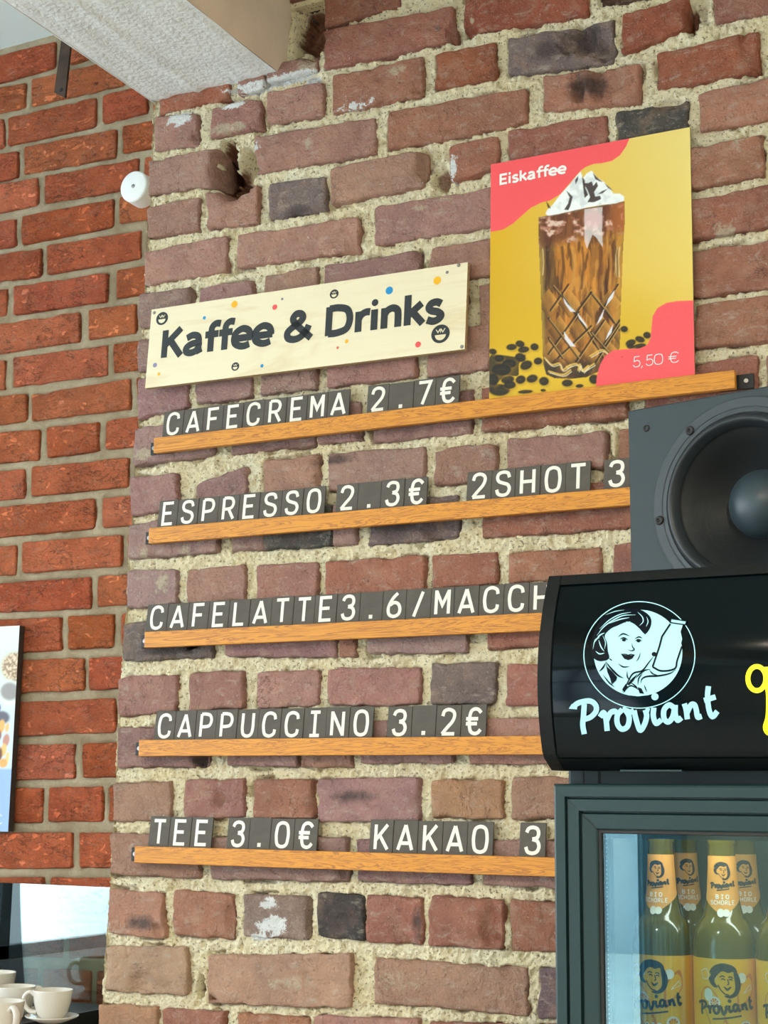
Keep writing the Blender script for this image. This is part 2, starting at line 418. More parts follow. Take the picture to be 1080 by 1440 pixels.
MONO = {   # strokes in a .62 x 1 cell: ('l' polyline | 's' smooth, points)
 'C': [('s', [(.59, .72), (.54, .91), (.33, 1), (.11, .91), (.03, .64), (.03, .36), (.11, .09), (.33, 0), (.54, .09), (.59, .28)])],
 'A': [('l', [(0, 0), (.31, 1.0)]), ('l', [(.31, 1.0), (.62, 0)]), ('l', [(.1, .27), (.52, .27)])],
 'F': [('l', [(.08, 0), (.08, 1), (.58, 1)]), ('l', [(.08, .52), (.5, .52)])],
 'E': [('l', [(.58, 1), (.07, 1), (.07, 0), (.58, 0)]), ('l', [(.07, .52), (.5, .52)])],
 'R': [('l', [(.06, 0), (.06, 1)]), ('s', [(.06, 1), (.3, 1), (.48, .94), (.56, .75), (.48, .54), (.3, .48), (.06, .48)]), ('l', [(.32, .48), (.59, 0)])],
 'P': [('l', [(.06, 0), (.06, 1)]), ('s', [(.06, 1), (.3, 1), (.5, .93), (.58, .72), (.5, .5), (.3, .44), (.06, .44)])],
 'M': [('l', [(.03, 0), (.03, 1.02)]), ('l', [(.04, .97), (.31, .38), (.58, .97)]), ('l', [(.59, 1.02), (.59, 0)])],
 'S': [('s', [(.57, .75), (.5, .94), (.31, 1), (.11, .94), (.05, .76), (.13, .6), (.31, .52), (.5, .44), (.58, .26), (.5, .06), (.31, 0), (.1, .07), (.03, .26)])],
 'O': [('S', [(.31, 1), (.52, .91), (.59, .64), (.59, .36), (.52, .09), (.31, 0), (.1, .09), (.03, .36), (.03, .64), (.1, .91)])],
 'L': [('l', [(.08, 1), (.08, 0), (.56, 0)])],
 'T': [('l', [(.01, 1), (.61, 1)]), ('l', [(.31, 1), (.31, 0)])],
 'H': [('l', [(.05, 0), (.05, 1)]), ('l', [(.57, 0), (.57, 1)]), ('l', [(.05, .5), (.57, .5)])],
 'U': [('s', [(.05, 1), (.05, .7), (.05, .33), (.12, .08), (.31, 0), (.5, .08), (.57, .33), (.57, .7), (.57, 1)])],
 'I': [('l', [(.31, 0), (.31, 1)]), ('l', [(.08, 1), (.54, 1)]), ('l', [(.08, 0), (.54, 0)])],
 'N': [('l', [(.05, 0), (.05, 1.02)]), ('l', [(.06, .97), (.56, .03)]), ('l', [(.57, -.02), (.57, 1)])],
 'K': [('l', [(.06, 0), (.06, 1)]), ('l', [(.58, 1), (.06, .36)]), ('l', [(.24, .57), (.61, 0)])],
 'B': [('l', [(.06, 0), (.06, 1)]), ('s', [(.06, 1), (.3, 1), (.48, .94), (.54, .76), (.46, .58), (.3, .52), (.06, .52)]), ('s', [(.3, .52), (.5, .46), (.58, .27), (.5, .07), (.3, 0), (.06, 0)])],
 '2': [('s', [(.05, .73), (.12, .93), (.31, 1), (.51, .92), (.57, .74), (.48, .5), (.25, .24), (.05, 0)]), ('l', [(.04, 0), (.59, 0)])],
 '3': [('s', [(.06, .8), (.14, .95), (.31, 1), (.49, .94), (.55, .77), (.49, .6), (.3, .54)]), ('s', [(.3, .54), (.5, .47), (.58, .27), (.5, .07), (.31, 0), (.12, .06), (.04, .24)])],
 '7': [('l', [(.04, 1), (.58, 1), (.22, 0)])],
 '6': [('s', [(.45, 1), (.25, .8), (.09, .52), (.04, .3), (.1, .09), (.31, 0), (.52, .09), (.58, .3), (.5, .52), (.31, .6), (.12, .5)])],
 '5': [('l', [(.54, 1), (.14, 1), (.09, .52)]), ('s', [(.09, .52), (.3, .62), (.5, .54), (.58, .32), (.5, .08), (.3, 0), (.12, .05), (.03, .2)])],
 '0': [('S', [(.31, 1), (.52, .91), (.59, .64), (.59, .36), (.52, .09), (.31, 0), (.1, .09), (.03, .36), (.03, .64), (.1, .91)])],
 '€': [('s', [(.62, .84), (.5, .97), (.34, 1), (.19, .9), (.13, .64), (.13, .36), (.19, .1), (.34, 0), (.5, .03), (.62, .16)]), ('l', [(-.02, .6), (.5, .6)]), ('l', [(-.02, .4), (.46, .4)])],
 '/': [('l', [(.5, 1), (.12, -.05)])],
 '.': [('l', [(.25, .055), (.37, .055)])],
 ',': [('l', [(.3, .06), (.2, -.16)])],
}
HUM = {    # humanist bold, (advance, strokes)
 'K': (.70, [('l', [(.1, 0), (.1, 1)]), ('l', [(.58, 1), (.12, .45)]), ('l', [(.27, .6), (.62, 0)])]),
 'D': (.80, [('l', [(.1, 0), (.1, 1)]), ('s', [(.1, .93), (.35, .93), (.6, .82), (.68, .5), (.6, .18), (.35, .07), (.1, .07)])]),
 'E': (.60, [('l', [(.55, .93), (.1, .93), (.1, .07), (.55, .07)]), ('l', [(.1, .5), (.5, .5)])]),
 'a': (.62, [('s', [(.08, .6), (.25, .68), (.4, .63), (.45, .48), (.45, .2), (.5, .0)]), ('S', [(.44, .38), (.22, .36), (.08, .24), (.1, .1), (.23, .05), (.37, .1), (.45, .24)])]),
 'f': (.42, [('s', [(.47, .97), (.33, .99), (.22, .88), (.2, .65), (.2, 0)]), ('l', [(.02, .62), (.42, .62)])]),
 'e': (.61, [('s', [(.52, .1), (.4, .05), (.25, .06), (.1, .17), (.06, .35), (.11, .55), (.29, .67), (.46, .6), (.53, .44), (.53, .33)]), ('l', [(.07, .34), (.58, .34)])]),
 'r': (.42, [('l', [(.12, 0), (.12, .7)]), ('s', [(.12, .42), (.2, .58), (.32, .65), (.43, .64)])]),
 'i': (.28, [('l', [(.13, 0), (.13, .7)]), ('d', (.13, .93, .12))]),
 'n': (.62, [('l', [(.12, 0), (.12, .7)]), ('s', [(.12, .45), (.2, .6), (.34, .66), (.46, .58), (.49, .4), (.49, 0)])]),
 'k': (.58, [('l', [(.12, 0), (.12, 1.02)]), ('l', [(.49, .69), (.13, .32)]), ('l', [(.25, .43), (.53, 0)])]),
 's': (.50, [('s', [(.42, .58), (.3, .66), (.16, .63), (.1, .5), (.17, .39), (.33, .32), (.42, .2), (.36, .08), (.22, .03), (.06, .1)])]),
 '&': (.86, [('s', [(.78, .02), (.52, .32), (.3, .6), (.24, .78), (.33, .92), (.46, .9), (.52, .77), (.44, .62), (.22, .45), (.1, .3), (.12, .12), (.27, .04), (.45, .08), (.62, .26), (.7, .48)])]),
 ' ': (.30, []),
}
def glyph(D, strokes, x, y, sx_, sy_, w, lift=0.0, slant=0.0):
    T = lambda q: (x + (q[0] + slant * q[1]) * sx_, y + q[1] * sy_)
    for ki, (kind, pts) in enumerate(strokes):
        lift = lift + .00005
        if kind == 'd': D.dot(x + pts[0] * sx_, y + pts[1] * sy_, pts[2] * sy_, lift=lift)
        elif kind == 'l': D.line([T(q) for q in pts], w, lift=lift)
        elif kind == 's': D.line([T(q) for q in pts], w, sm=True, lift=lift)
        else: D.line([T(q) for q in pts], w, sm=True, closed=True, lift=lift)
def hum_text(D, txt, x, y, width, h, w, lift=0.0):
    tot = sum(HUM[c][0] for c in txt); k = width / tot
    for c in txt:
        glyph(D, HUM[c][1], x, y, k, h, w, lift); x += HUM[c][0] * k
def mono_text(D, txt, x, y, adv, sx_, h, w, lift=0.0):
    for c in txt:
        if c != ' ': glyph(D, MONO[c], x, y, sx_, h, w, lift)
        x += adv

# 'Proviant' brush script, traced in a frame of its own (x right, y down)
SCRIPT = [
 [(212, 648), (238, 630), (285, 622), (312, 640), (314, 668), (290, 694), (262, 704)],
 [(262, 636), (258, 690), (255, 730), (262, 770)],
 [(332, 694), (348, 674), (358, 700), (364, 756)], [(360, 712), (378, 676), (398, 668), (402, 680)],
 [(432, 660), (410, 685), (410, 725), (430, 748), (455, 735), (462, 695), (446, 664), (432, 660)], [(446, 664), (468, 672), (484, 664)],
 [(484, 664), (492, 700), (510, 752), (530, 728), (540, 690), (534, 662)], [(534, 662), (552, 668)],
 [(572, 652), (570, 690), (582, 722), (606, 706)],
 [(662, 652), (640, 640), (618, 662), (618, 700), (636, 716), (656, 694), (666, 650)], [(668, 640), (668, 680), (678, 708), (696, 696)],
 [(708, 634), (716, 660), (722, 704)], [(720, 676), (738, 640), (754, 640), (762, 664), (768, 694), (786, 690)],
 [(816, 556), (812, 600), (818, 660), (834, 692), (856, 668)], [(796, 620), (848, 604)]]
def script_word(D, T, w, lift=0.0):
    for st in SCRIPT: D.line([T(*q) for q in st], w, sm=True, lift=lift)
    D.dot(*T(577, 603), w * 1.35, lift=lift)

# ------------------------------------------------------------------ the brick walls
# menu wall, one row of numbers per brick: left x, top, bottom; right x, top, bottom (photograph pixels), colour key
OLD = """
410,-10,70,452,-24,68,k|455,-30,39,562,-55,8,r|455,43,98,638,10,58,r|652,-15,49,826,-45,20,R|836,-30,10,930,-52,-8,k|1003,-25,33,1110,-42,12,r
222,118,161,322,92,138,R|334,108,136,372,92,124,p|376,92,116,446,76,100,p
215,163,212,279,157,205,p|296,152,195,367,137,180,p|375,128,174,455,114,163,p|468,106,160,595,78,134,r|610,76,127,697,59,110,R|712,53,106,862,26,88,g|874,22,78,967,-8,40,R|1003,45,60,1012,40,55,k
207,226,275,306,208,259,p|356,192,245,528,164,216,p|543,153,211,741,123,173,r|762,108,156,901,90,146,r|922,75,128,1067,42,100,R|1085,40,96,1200,14,72,r
205,290,334,280,277,325,p|290,272,322,363,260,314,p|377,258,309,457,246,297,g|465,236,288,598,211,263,p|632,205,258,701,190,237,r|712,183,232,853,159,207,r|865,157,202,968,139,182,b|983,131,185,1100,106,165,o
202,353,401,319,330,382,p|332,330,378,504,303,353,p|526,291,345,712,259,315,p|725,257,311,868,228,285,r|880,224,282,1075,187,248,r|1090,186,245,1230,160,220,r
193,413,462,268,402,452,v|280,405,452,357,392,440,v|373,388,438,448,374,425,p|457,373,424,590,351,402,v|605,350,401,712,330,383,p|725,327,380,886,298,356,r|900,297,352,1100,256,316,r
193,476,524,264,463,512,v|276,461,509,352,448,497,v|366,446,494,446,434,483,p|459,431,480,656,398,456,p|673,401,463,800,378,440,p|814,376,437,925,356,420,r|938,358,424,1120,328,400,r
190,533,591,264,521,572,v|273,519,568,353,507,559,v|366,505,556,446,492,546,v|459,490,545,586,472,530,p|600,470,532,690,454,519,p|702,468,528,822,444,508,r|835,440,506,962,426,490,r|977,428,490,1130,410,476,r
188,602,655,302,588,640,v|323,585,640,443,572,625,v|445,571,625,508,563,618,v|523,562,623,664,545,609,v|677,545,608,884,528,586,r|906,522,580,1066,498,560,r|1078,500,560,1200,488,545,r
184,672,727,250,665,716,v|275,680,716,346,654,706,v|369,648,703,448,638,691,p|461,637,692,597,628,677,v|610,632,685,699,624,673,p|713,617,668,852,606,657,p|868,604,655,962,592,643,r|976,594,645,1130,578,630,r
182,736,787,305,723,776,v|322,722,776,372,717,774,v|372,717,773,467,709,768,b|468,709,768,502,706,765,v|517,704,768,642,695,757,g|679,690,757,902,674,741,r|916,676,738,1080,664,722,r
177,803,857,249,800,849,v|262,801,850,344,792,846,p|359,795,848,447,789,839,p|458,789,842,598,781,830,r|606,780,828,700,776,821,r|714,776,821,845,769,813,r|862,765,812,965,758,802,r|980,760,804,1120,750,795,r
172,876,930,299,863,925,g|316,866,923,474,855,925,v|477,855,925,501,852,924,p|517,850,920,657,842,918,v|685,841,915,800,833,906,r|814,834,904,960,824,896,r|975,826,894,1130,818,886,r
166,953,1008,248,948,1001,p|266,946,1001,343,942,996,p|360,945,996,448,942,993,p|461,940,993,591,938,991,p|606,933,990,698,931,989,g|711,933,993,802,933,992,r|816,934,990,1000,930,986,r
164,1023,1080,293,1020,1079,v|321,1022,1077,420,1018,1079,v|422,1018,1079,496,1016,1081,p|505,1015,1074,636,1011,1073,v|660,1011,1075,802,1008,1074,p|818,1008,1070,980,1004,1068,r
158,1100,1156,240,1098,1155,p|257,1096,1153,342,1094,1150,p|357,1096,1151,442,1096,1151,r|447,1094,1156,590,1093,1156,v|605,1096,1152,707,1096,1151,o|719,1092,1153,822,1092,1151,p|838,1092,1150,1000,1092,1150,r
155,1172,1229,281,1173,1237,p|296,1176,1237,488,1178,1241,v|502,1180,1240,663,1180,1245,v|677,1181,1245,822,1182,1250,v|838,1184,1250,1010,1186,1256,r
150,1250,1312,229,1256,1320,o|243,1251,1317,330,1256,1321,o|340,1257,1316,433,1260,1323,w|446,1256,1316,513,1258,1325,b|514,1258,1325,594,1263,1330,r|602,1258,1330,708,1265,1336,r|716,1265,1338,832,1270,1342,r|848,1272,1342,1020,1278,1350,r
146,1331,1395,263,1331,1399,t|292,1343,1412,494,1341,1418,t|526,1347,1411,741,1361,1431,p|757,1360,1432,860,1366,1440,g|876,1368,1440,1060,1376,1450,r
139,1411,1476,222,1416,1480,o|229,1418,1482,317,1422,1486,r|333,1423,1490,436,1432,1494,o|443,1428,1494,589,1434,1500,p|603,1437,1502,790,1442,1510,r|806,1444,1510,1000,1452,1520,r
"""
RED = """
-62,92,132,77,58,94|97,52,90,160,37,72|-90,140,178,35,116,151|43,111,149,172,80,118|182,78,114,300,52,88
-80,190,230,4,166,206|10,165,204,134,137,177|143,133,173,206,119,158|215,117,155,330,95,132|-90,236,275,24,211,248|33,206,245,162,181,219|171,177,215,310,150,188
-70,270,312,52,250,288|62,247,286,194,222,262|203,220,259,320,200,238|-90,325,366,21,307,345|30,304,343,158,279,318|168,277,314,310,255,292
-75,368,405,57,349,388|65,345,385,197,323,363|206,322,360,320,306,342|-90,416,455,8,404,443|19,403,442,150,383,424|162,379,419,290,360,400
-20,459,500,111,438,480|124,436,477,190,427,468|200,426,467,330,408,450|-100,518,558,6,506,547|17,502,544,150,485,527|159,483,524,290,468,508
-70,563,606,36,553,592|44,555,592,182,532,575|192,531,573,320,514,556|-60,612,656,54,603,646|65,601,643,138,592,634|148,591,632,270,576,618
-80,668,709,33,659,701|43,656,697,179,643,684|189,642,683,320,630,670|-30,715,758,131,700,743|143,700,742,280,688,730
-90,773,815,21,766,808|31,763,806,170,752,796|180,751,794,310,742,784|-30,822,863,126,811,855|136,810,853,270,802,844
-30,872,920,85,868,915|95,867,913,159,864,910|170,863,909,300,856,900|-30,930,976,117,925,971|124,925,970,200,922,967
-40,990,1037,160,982,1030|170,982,1030,300,978,1026|-30,1049,1098,103,1046,1095|115,1045,1094,230,1043,1092
-30,1109,1158,58,1108,1157|67,1107,1156,143,1106,1156|152,1106,1155,280,1105,1154|-30,1171,1222,100,1171,1221|111,1171,1221,240,1171,1221
-60,1234,1284,60,1234,1284|70,1234,1284,200,1235,1286|-40,1297,1345,86,1298,1347|97,1298,1347,230,1300,1350|-80,1362,1408,49,1363,1411|59,1363,1411,125,1365,1414|135,1365,1414,260,1368,1416
-80,1425,1472,90,1428,1476|100,1428,1476,230,1432,1480
"""
PAL = {'r': (174, 118, 95), 'R': (176, 104, 78), 'p': (180, 134, 116), 'v': (172, 136, 127), 'g': (130, 116, 110), 'b': (84, 78, 76), 'o': (190, 140, 108), 'k': (92, 66, 48), 'w': (162, 136, 122), 't': (194, 154, 126)}
def parse(s):
    out = []
    for ln in s.strip().splitlines():
        for b in ln.split('|'):
            q = b.split(','); out.append(([float(x) for x in q[:6]], q[6] if len(q) > 6 else 'x'))
    return out

# marks on the old wall: x, y, rx, ry (pixels), kind
STAIN = [(252, 168, 20, 11, 'paint'), (330, 150, 22, 5, 'paint'), (400, 112, 60, 8, 'paint'), (350, 122, 40, 5, 'paint'), (360, 128, 20, 5, 'paint'), (640, 240, 6, 22, 'paint'), (440, 112, 14, 7, 'paint'),
         (325, 182, 34, 9, 'pale'), (433, 200, 9, 14, 'pale'), (430, 98, 24, 16, 'pale'), (664, 27, 4, 9, 'pale'), (362, 208, 6, 6, 'paint'),
         (560, 100, 16, 8, 'pale'), (500, 150, 40, 9, 'paint2'), (1040, 200, 22, 3, 'pale'), (590, 292, 14, 5, 'pale'), (625, 282, 22, 4, 'pale'),
         (205, 640, 16, 10, 'pale'), (385, 1300, 26, 16, 'paint'), (365, 1318, 20, 6, 'paint'), (380, 1270, 16, 10, 'paint'), (200, 1297, 24, 14, 'dark'), (478, 1290, 34, 34, 'dark'), (588, 1298, 7, 32, 'dark'),
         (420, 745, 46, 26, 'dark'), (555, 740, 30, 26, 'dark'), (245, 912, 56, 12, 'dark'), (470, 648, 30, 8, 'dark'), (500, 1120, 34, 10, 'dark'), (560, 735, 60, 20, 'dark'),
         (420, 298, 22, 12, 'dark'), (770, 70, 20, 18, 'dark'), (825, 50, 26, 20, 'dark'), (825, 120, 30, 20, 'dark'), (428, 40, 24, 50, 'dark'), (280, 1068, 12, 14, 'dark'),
         (205, 780, 8, 10, 'pale'), (263, 775, 9, 10, 'pale'), (230, 820, 14, 20, 'pale'), (1000, 500, 14, 8, 'pale'), (1010, 270, 26, 6, 'pale'), (1020, 330, 20, 20, 'pale'), (560, 1380, 60, 20, 'pale2'), (400, 1380, 60, 20, 'pale2')]
# broken places: x, y, rx, ry, depth in metres
CHIP = [(314, 236, 19, 32, .085), (330, 264, 26, 17, .08), (346, 235, 16, 30, .05), (318, 208, 10, 16, .06), (598, 235, 12, 26, .02), (618, 250, 16, 26, .024), (610, 225, 12, 22, .018),
        (820, 55, 22, 24, .028), (850, 70, 18, 18, .022), (845, 120, 22, 24, .016), (800, 62, 14, 18, .02), (815, 128, 8, 18, .016), (865, 115, 16, 16, .012), (880, 60, 14, 14, .01), (940, 148, 22, 10, .012),
        (200, 1382, 22, 16, .009), (230, 1388, 14, 10, .006), (688, 1298, 10, 32, .012), (697, 1300, 8, 34, .014), (435, 1288, 4, 34, .01), (325, 1300, 6, 30, .008), (228, 1310, 14, 12, .008), (250, 1320, 8, 10, .006),
        (280, 1388, 6, 16, .05), (300, 1404, 5, 4, .02), (352, 1113, 8, 8, .02), (430, 1370, 10, 5, .006), (270, 907, 10, 8, .03), (715, 1362, 16, 6, .01),
        (640, 50, 10, 12, .018), (660, 44, 10, 8, .02), (972, 25, 12, 22, .03), (985, 10, 14, 20, .02), (1052, 70, 6, 26, .007), (1068, 90, 10, 12, .012), (1045, 60, 3, 30, .009),
        (495, 358, 9, 12, .008), (502, 355, 6, 14, .012), (495, 340, 10, 14, .004), (270, 345, 3, 4, .004), (275, 197, 5, 10, .01), (500, 300, 16, 6, .006), (505, 185, 3, 12, .004), (590, 360, 6, 12, .01), (588, 130, 6, 8, .012),
        (433, 40, 24, 46, .05), (325, 140, 18, 4, .03), (270, 415, 6, 16, .012), (448, 672, 4, 20, .004), (505, 610, 6, 8, .008), (475, 600, 4, 6, .004), (350, 660, 8, 8, .006), (446, 650, 6, 7, .008), (284, 1070, 9, 14, .02), (310, 1125, 4, 20, .015),
        (620, 748, 26, 12, .012), (636, 735, 18, 18, .01), (487, 1228, 7, 14, .01), (700, 1320, 6, 10, .02)]
def chip_depth(X, Z):
    d = np.zeros_like(X)
    wob = fbm(X * 60, Z * 60, 91, 3) * 0.35
    for cx, cy, rx, ry, dep in CHIP_W:
        m_ = (np.abs(X - cx) < rx * 1.6) & (np.abs(Z - cy) < ry * 1.6)
        if not m_.any(): continue
        r = np.sqrt(((X[m_] - cx) / rx) ** 2 + ((Z[m_] - cy) / ry) ** 2) + wob[m_]
        d[m_] = np.maximum(d[m_], dep * (1 - sstep(0.55, 1.05, r)))
    return d
def to_world(l):
    out = []
    for c in l:
        p = P(c[0], c[1]); q = P(c[0] + c[2], c[1]); r = P(c[0], c[1] - c[3])
        out.append((p[0], p[2], abs(q[0] - p[0]), abs(r[2] - p[2]), c[4]))
    return out
CHIP_W = to_world(CHIP); ST_W = to_world(STAIN)
def stain(X, Z, kind):
    d = np.zeros_like(X)
    for cx, cy, rx, ry, k in ST_W:
        if k.rstrip('2') != kind: continue
        r = np.sqrt(((X - cx) / rx) ** 2 + ((Z - cy) / ry) ** 2)
        d = np.maximum(d, (0.6 if k.endswith('2') else 1.05) * (1 - sstep(0.2, 1.5, r)))
    return d

def brick_mesh(c, front, back, cell, seed, wob, rnd, face=0.0012, chips=False, jag=1.0):
    """c: four (x, z) corners TL TR BR BL"""
    c = np.array(c); w = (np.hypot(*(c[1] - c[0])) + np.hypot(*(c[2] - c[3]))) / 2; h = (np.hypot(*(c[3] - c[0])) + np.hypot(*(c[2] - c[1]))) / 2
    nu = max(3, int(w / cell)); nv = max(2, int(h / cell))
    e = rnd * 0.55
    us = np.concatenate([[0, e / w, 2 * e / w], np.linspace(3.6 * e / w, 1 - 3.6 * e / w, nu), [1 - 2 * e / w, 1 - e / w, 1]])
    vs = np.concatenate([[0, e / h, 2 * e / h], np.linspace(3.6 * e / h, 1 - 3.6 * e / h, nv), [1 - 2 * e / h, 1 - e / h, 1]])
    U, V = np.meshgrid(us, vs)
    X = (c[0][0] * (1 - U) + c[1][0] * U) * (1 - V) + (c[3][0] * (1 - U) + c[2][0] * U) * V
    Z = (c[0][1] * (1 - U) + c[1][1] * U) * (1 - V) + (c[3][1] * (1 - U) + c[2][1] * U) * V
    # wobble of the outline, rounder corners
    du = np.minimum(U, 1 - U) * w; dv = np.minimum(V, 1 - V) * h
    cr = np.clip(1 - np.hypot(np.clip(du, 0, rnd * 2), np.clip(dv, 0, rnd * 2)) / (rnd * 2), 0, 1) * rnd * 0.35
    X = X - np.sign(U - .5) * cr + fbm(X * 45, Z * 45, seed, 3) * wob
    Z = Z + np.sign(V - .5) * cr + fbm(X * 45 + 9, Z * 45, seed + 5, 3) * wob
    ed = np.minimum(du, dv)
    k = np.clip(1 - ed / rnd, 0, 1)
    Y = front + k * k * rnd * 0.9 + fbm(X * 28, Z * 28, seed + 3, 3) * face * 2 + fbm(X * 110, Z * 110, seed + 8, 2) * face * 0.7
    # chipped arrises
    Y = Y + sstep(0.25, 0.7, fbm(X * 22 + 3, Z * 22, seed + 21, 3) + 0.25 * k) * np.clip(1 - ed / (rnd * 3), 0, 1) * 0.010 * jag
    tilt = ((seed * 7919) % 100 / 100 - .5) * 0.004 * jag
    Y = Y + (U - .5) * tilt
    if chips: Y = Y + chip_depth(X, Z)
    R, C = X.shape
    ve = np.stack([X, Y, Z], -1).reshape(-1, 3)
    idx = np.arange(R * C).reshape(R, C)
    q = np.stack([idx[:-1, :-1], idx[1:, :-1], idx[1:, 1:], idx[:-1, 1:]], -1).reshape(-1, 4)
    ring = np.concatenate([idx[0, :-1], idx[:-1, -1], idx[-1, :0:-1], idx[:0:-1, 0]])
    bk = ve[ring].copy(); bk[:, 1] = back
    o = len(ve); n = len(ring); r2 = np.arange(n) + o
    sd = np.stack([ring, np.roll(ring, -1), np.roll(r2, -1), r2], -1)
    return np.concatenate([ve, bk]), np.concatenate([q, sd]), (w, h)

def np_mesh(name, ve, q, attrs=None, smooth_=True):
    me = bpy.data.meshes.new(name); nf = len(q)
    me.vertices.add(len(ve)); me.vertices.foreach_set('co', ve.astype(np.float32).ravel())
    me.loops.add(nf * 4); me.loops.foreach_set('vertex_index', q.astype(np.int32).ravel())
    me.polygons.add(nf); me.polygons.foreach_set('loop_start', np.arange(0, nf * 4, 4, dtype=np.int32))
    me.polygons.foreach_set('use_smooth', np.full(nf, smooth_))
    for k, a in (attrs or {}).items():
        if a.ndim == 1:
            at = me.attributes.new(k, 'FLOAT', 'POINT'); at.data.foreach_set('value', a.astype(np.float32))
        else:
            at = me.color_attributes.new(k, 'FLOAT_COLOR', 'POINT'); at.data.foreach_set('color', a.astype(np.float32).ravel())
    me.update(calc_edges=True); me.validate(); return me

wall_main = empty('wall_main', kind='structure')
wall_left = empty('wall_left', kind='structure')
rectsM = []
FACE = -0.003
rg = np.random.RandomState(3)
for i, (q, key) in enumerate(parse(OLD)):
    c = [P(q[0], q[1], FACE), P(q[3], q[4], FACE), P(q[3], q[5], FACE), P(q[0], q[2], FACE)]
    c = [(a[0], a[2]) for a in c]; rectsM.append(np.array(c))
    front = FACE - 0.001 + rg.uniform(-0.0035, 0.003); cell = 0.009
    if key == 'k': front += 0.03
    ve, fa, (w, h) = brick_mesh(c, front, 0.05, cell, i * 13 + 1, 0.0036, 0.0036, chips=True)
    at = {k: stain(ve[:, 0], ve[:, 2], k) for k in ('pale', 'dark', 'paint')}
    cd_ = chip_depth(ve[:, 0], ve[:, 2]); at['dark'] = np.maximum(at['dark'], sstep(.03, .06, cd_) * 0.0)
    o = link('brick', np_mesh('brick', ve, fa, at), M_OLD, wall_main)
    b = np.array(PAL[key], float) + rg.uniform(-9, 9) + rg.uniform(-4, 4, 3)
    o.color = srgb(*b)
rectsL = []
YL = 0.33
for i, (q, key) in enumerate(parse(RED)):
    c = [P(q[0], q[1], YL), P(q[3], q[4], YL), P(q[3], q[5], YL), P(q[0], q[2], YL)]
    c = [(a[0], a[2]) for a in c]
    c = [(x, min(z, 3.352)) for x, z in c]
    if c[0][1] - c[3][1] < 0.015: continue
    rectsL.append(np.array(c))
    ve, fa, _ = brick_mesh(c, YL + rg.uniform(-0.002, 0.002), YL + 0.05, 0.010, i * 17 + 5, 0.0020, 0.0028, 0.0012, jag=0.6)
    o = link('brick', np_mesh('brick', ve, fa), M_RED, wall_left)
    b = np.array((234, 128, 84), float) + rg.uniform(-16, 14) + rg.uniform(-6, 6, 3)
    o.color = srgb(*b)

def quad_sd(X, Z, quads):
    """inside distance to the nearest brick edge (positive inside a brick)"""
    D = np.full(X.shape, -1.0)
    for c in quads:
        x0, x1 = c[:, 0].min() - .03, c[:, 0].max() + .03; z0, z1 = c[:, 1].min() - .03, c[:, 1].max() + .03
        m_ = (X > x0) & (X < x1) & (Z > z0) & (Z < z1)
        if not m_.any(): continue
        xx = X[m_]; zz = Z[m_]; d = np.full(xx.shape, 9.0)
        for k in range(4):
            a = c[k]; b = c[(k + 1) % 4]; t = b - a; t = t / np.hypot(*t)
            d = np.minimum(d, (xx - a[0]) * t[1] - (zz - a[1]) * t[0])   # clockwise TL TR BR BL
        D[m_] = np.maximum(D[m_], d)
    return D
XL = lambda z: np.interp(z, [1.1, 1.243, 1.34, 1.627, 1.817, 2.012, 2.213, 2.632, 2.907, 3.1], [-1.746, -1.742, -1.737, -1.733, -1.729, -1.723, -1.716, -1.710, -1.706, -1.704])
def mortar(name, x0, x1, z0, z1, step, quads, base, amp, back, mat_, parent, chips, rag=0.004, left=None):
    nx = int((x1 - x0) / step) + 1; nz_ = int((z1 - z0) / step) + 1
    X, Z = np.meshgrid(np.linspace(x0, x1, nx), np.linspace(z0, z1, nz_))
    D = quad_sd(X, Z, quads) + fbm(X * 55, Z * 55, 61, 3) * rag
    n1 = fbm(X * 22, Z * 22, 7, 3); n2 = fbm(X * 120, Z * 120, 11, 3)
    n3 = fbm(X * 260, Z * 260, 71, 2)
    Y = base + n1 * amp + n2 * amp * 0.7 + n3 * amp * (0.7 if chips else .4)
    pit = sstep(0.35, 0.6, fbm(X * 90, Z * 90, 33, 2)); Y = Y + pit * amp * 0.9
    # the odd open gap along a brick edge
    gap = sstep(0.30, 0.55, fbm(X * 14, Z * 14, 45, 3)) * np.exp(-((D + 0.002) / 0.0035) ** 2); Y = Y + gap * amp * 3.4
    ins = sstep(0.000, 0.004, D); Y = Y * (1 - ins) + back * ins
    at = {'paint': np.zeros(X.size), 'dark': np.zeros(X.size)}
    if chips:
        cdp = chip_depth(X, Z); Y = Y + cdp
        at['paint'] = stain(X, Z, 'paint').ravel(); 
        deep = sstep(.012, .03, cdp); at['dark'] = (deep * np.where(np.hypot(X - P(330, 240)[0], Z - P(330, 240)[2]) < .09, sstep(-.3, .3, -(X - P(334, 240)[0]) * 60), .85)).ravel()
    ve = np.stack([X, Y, Z], -1).reshape(-1, 3); idx = np.arange(X.size).reshape(X.shape)
    q = np.stack([idx[:-1, :-1], idx[:-1, 1:], idx[1:, 1:], idx[1:, :-1]], -1).reshape(-1, 4)
    if left: hid0 = X < XL(Z) + fbm(Z * 40, X * 0, 5, 3) * 0.004
    hid = (ins > 0.999) & ((chip_depth(X, Z) < .004) if chips else True); hid = (hid | hid0) if left else hid; hid = hid.ravel(); q = q[~hid[q].all(1)]
    return link(name, np_mesh(name, ve, q, at), mat_, parent)
XR = -0.42; ZB = 1.17; ZT = 3.40
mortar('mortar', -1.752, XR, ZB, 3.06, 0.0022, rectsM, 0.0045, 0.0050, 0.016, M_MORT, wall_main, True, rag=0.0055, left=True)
mortar('mortar', -2.75, -1.60, 1.10, 3.36, 0.007, rectsL, YL + 0.0055, 0.0016, YL + 0.018, M_MORT2, wall_left, False, rag=0.0015)
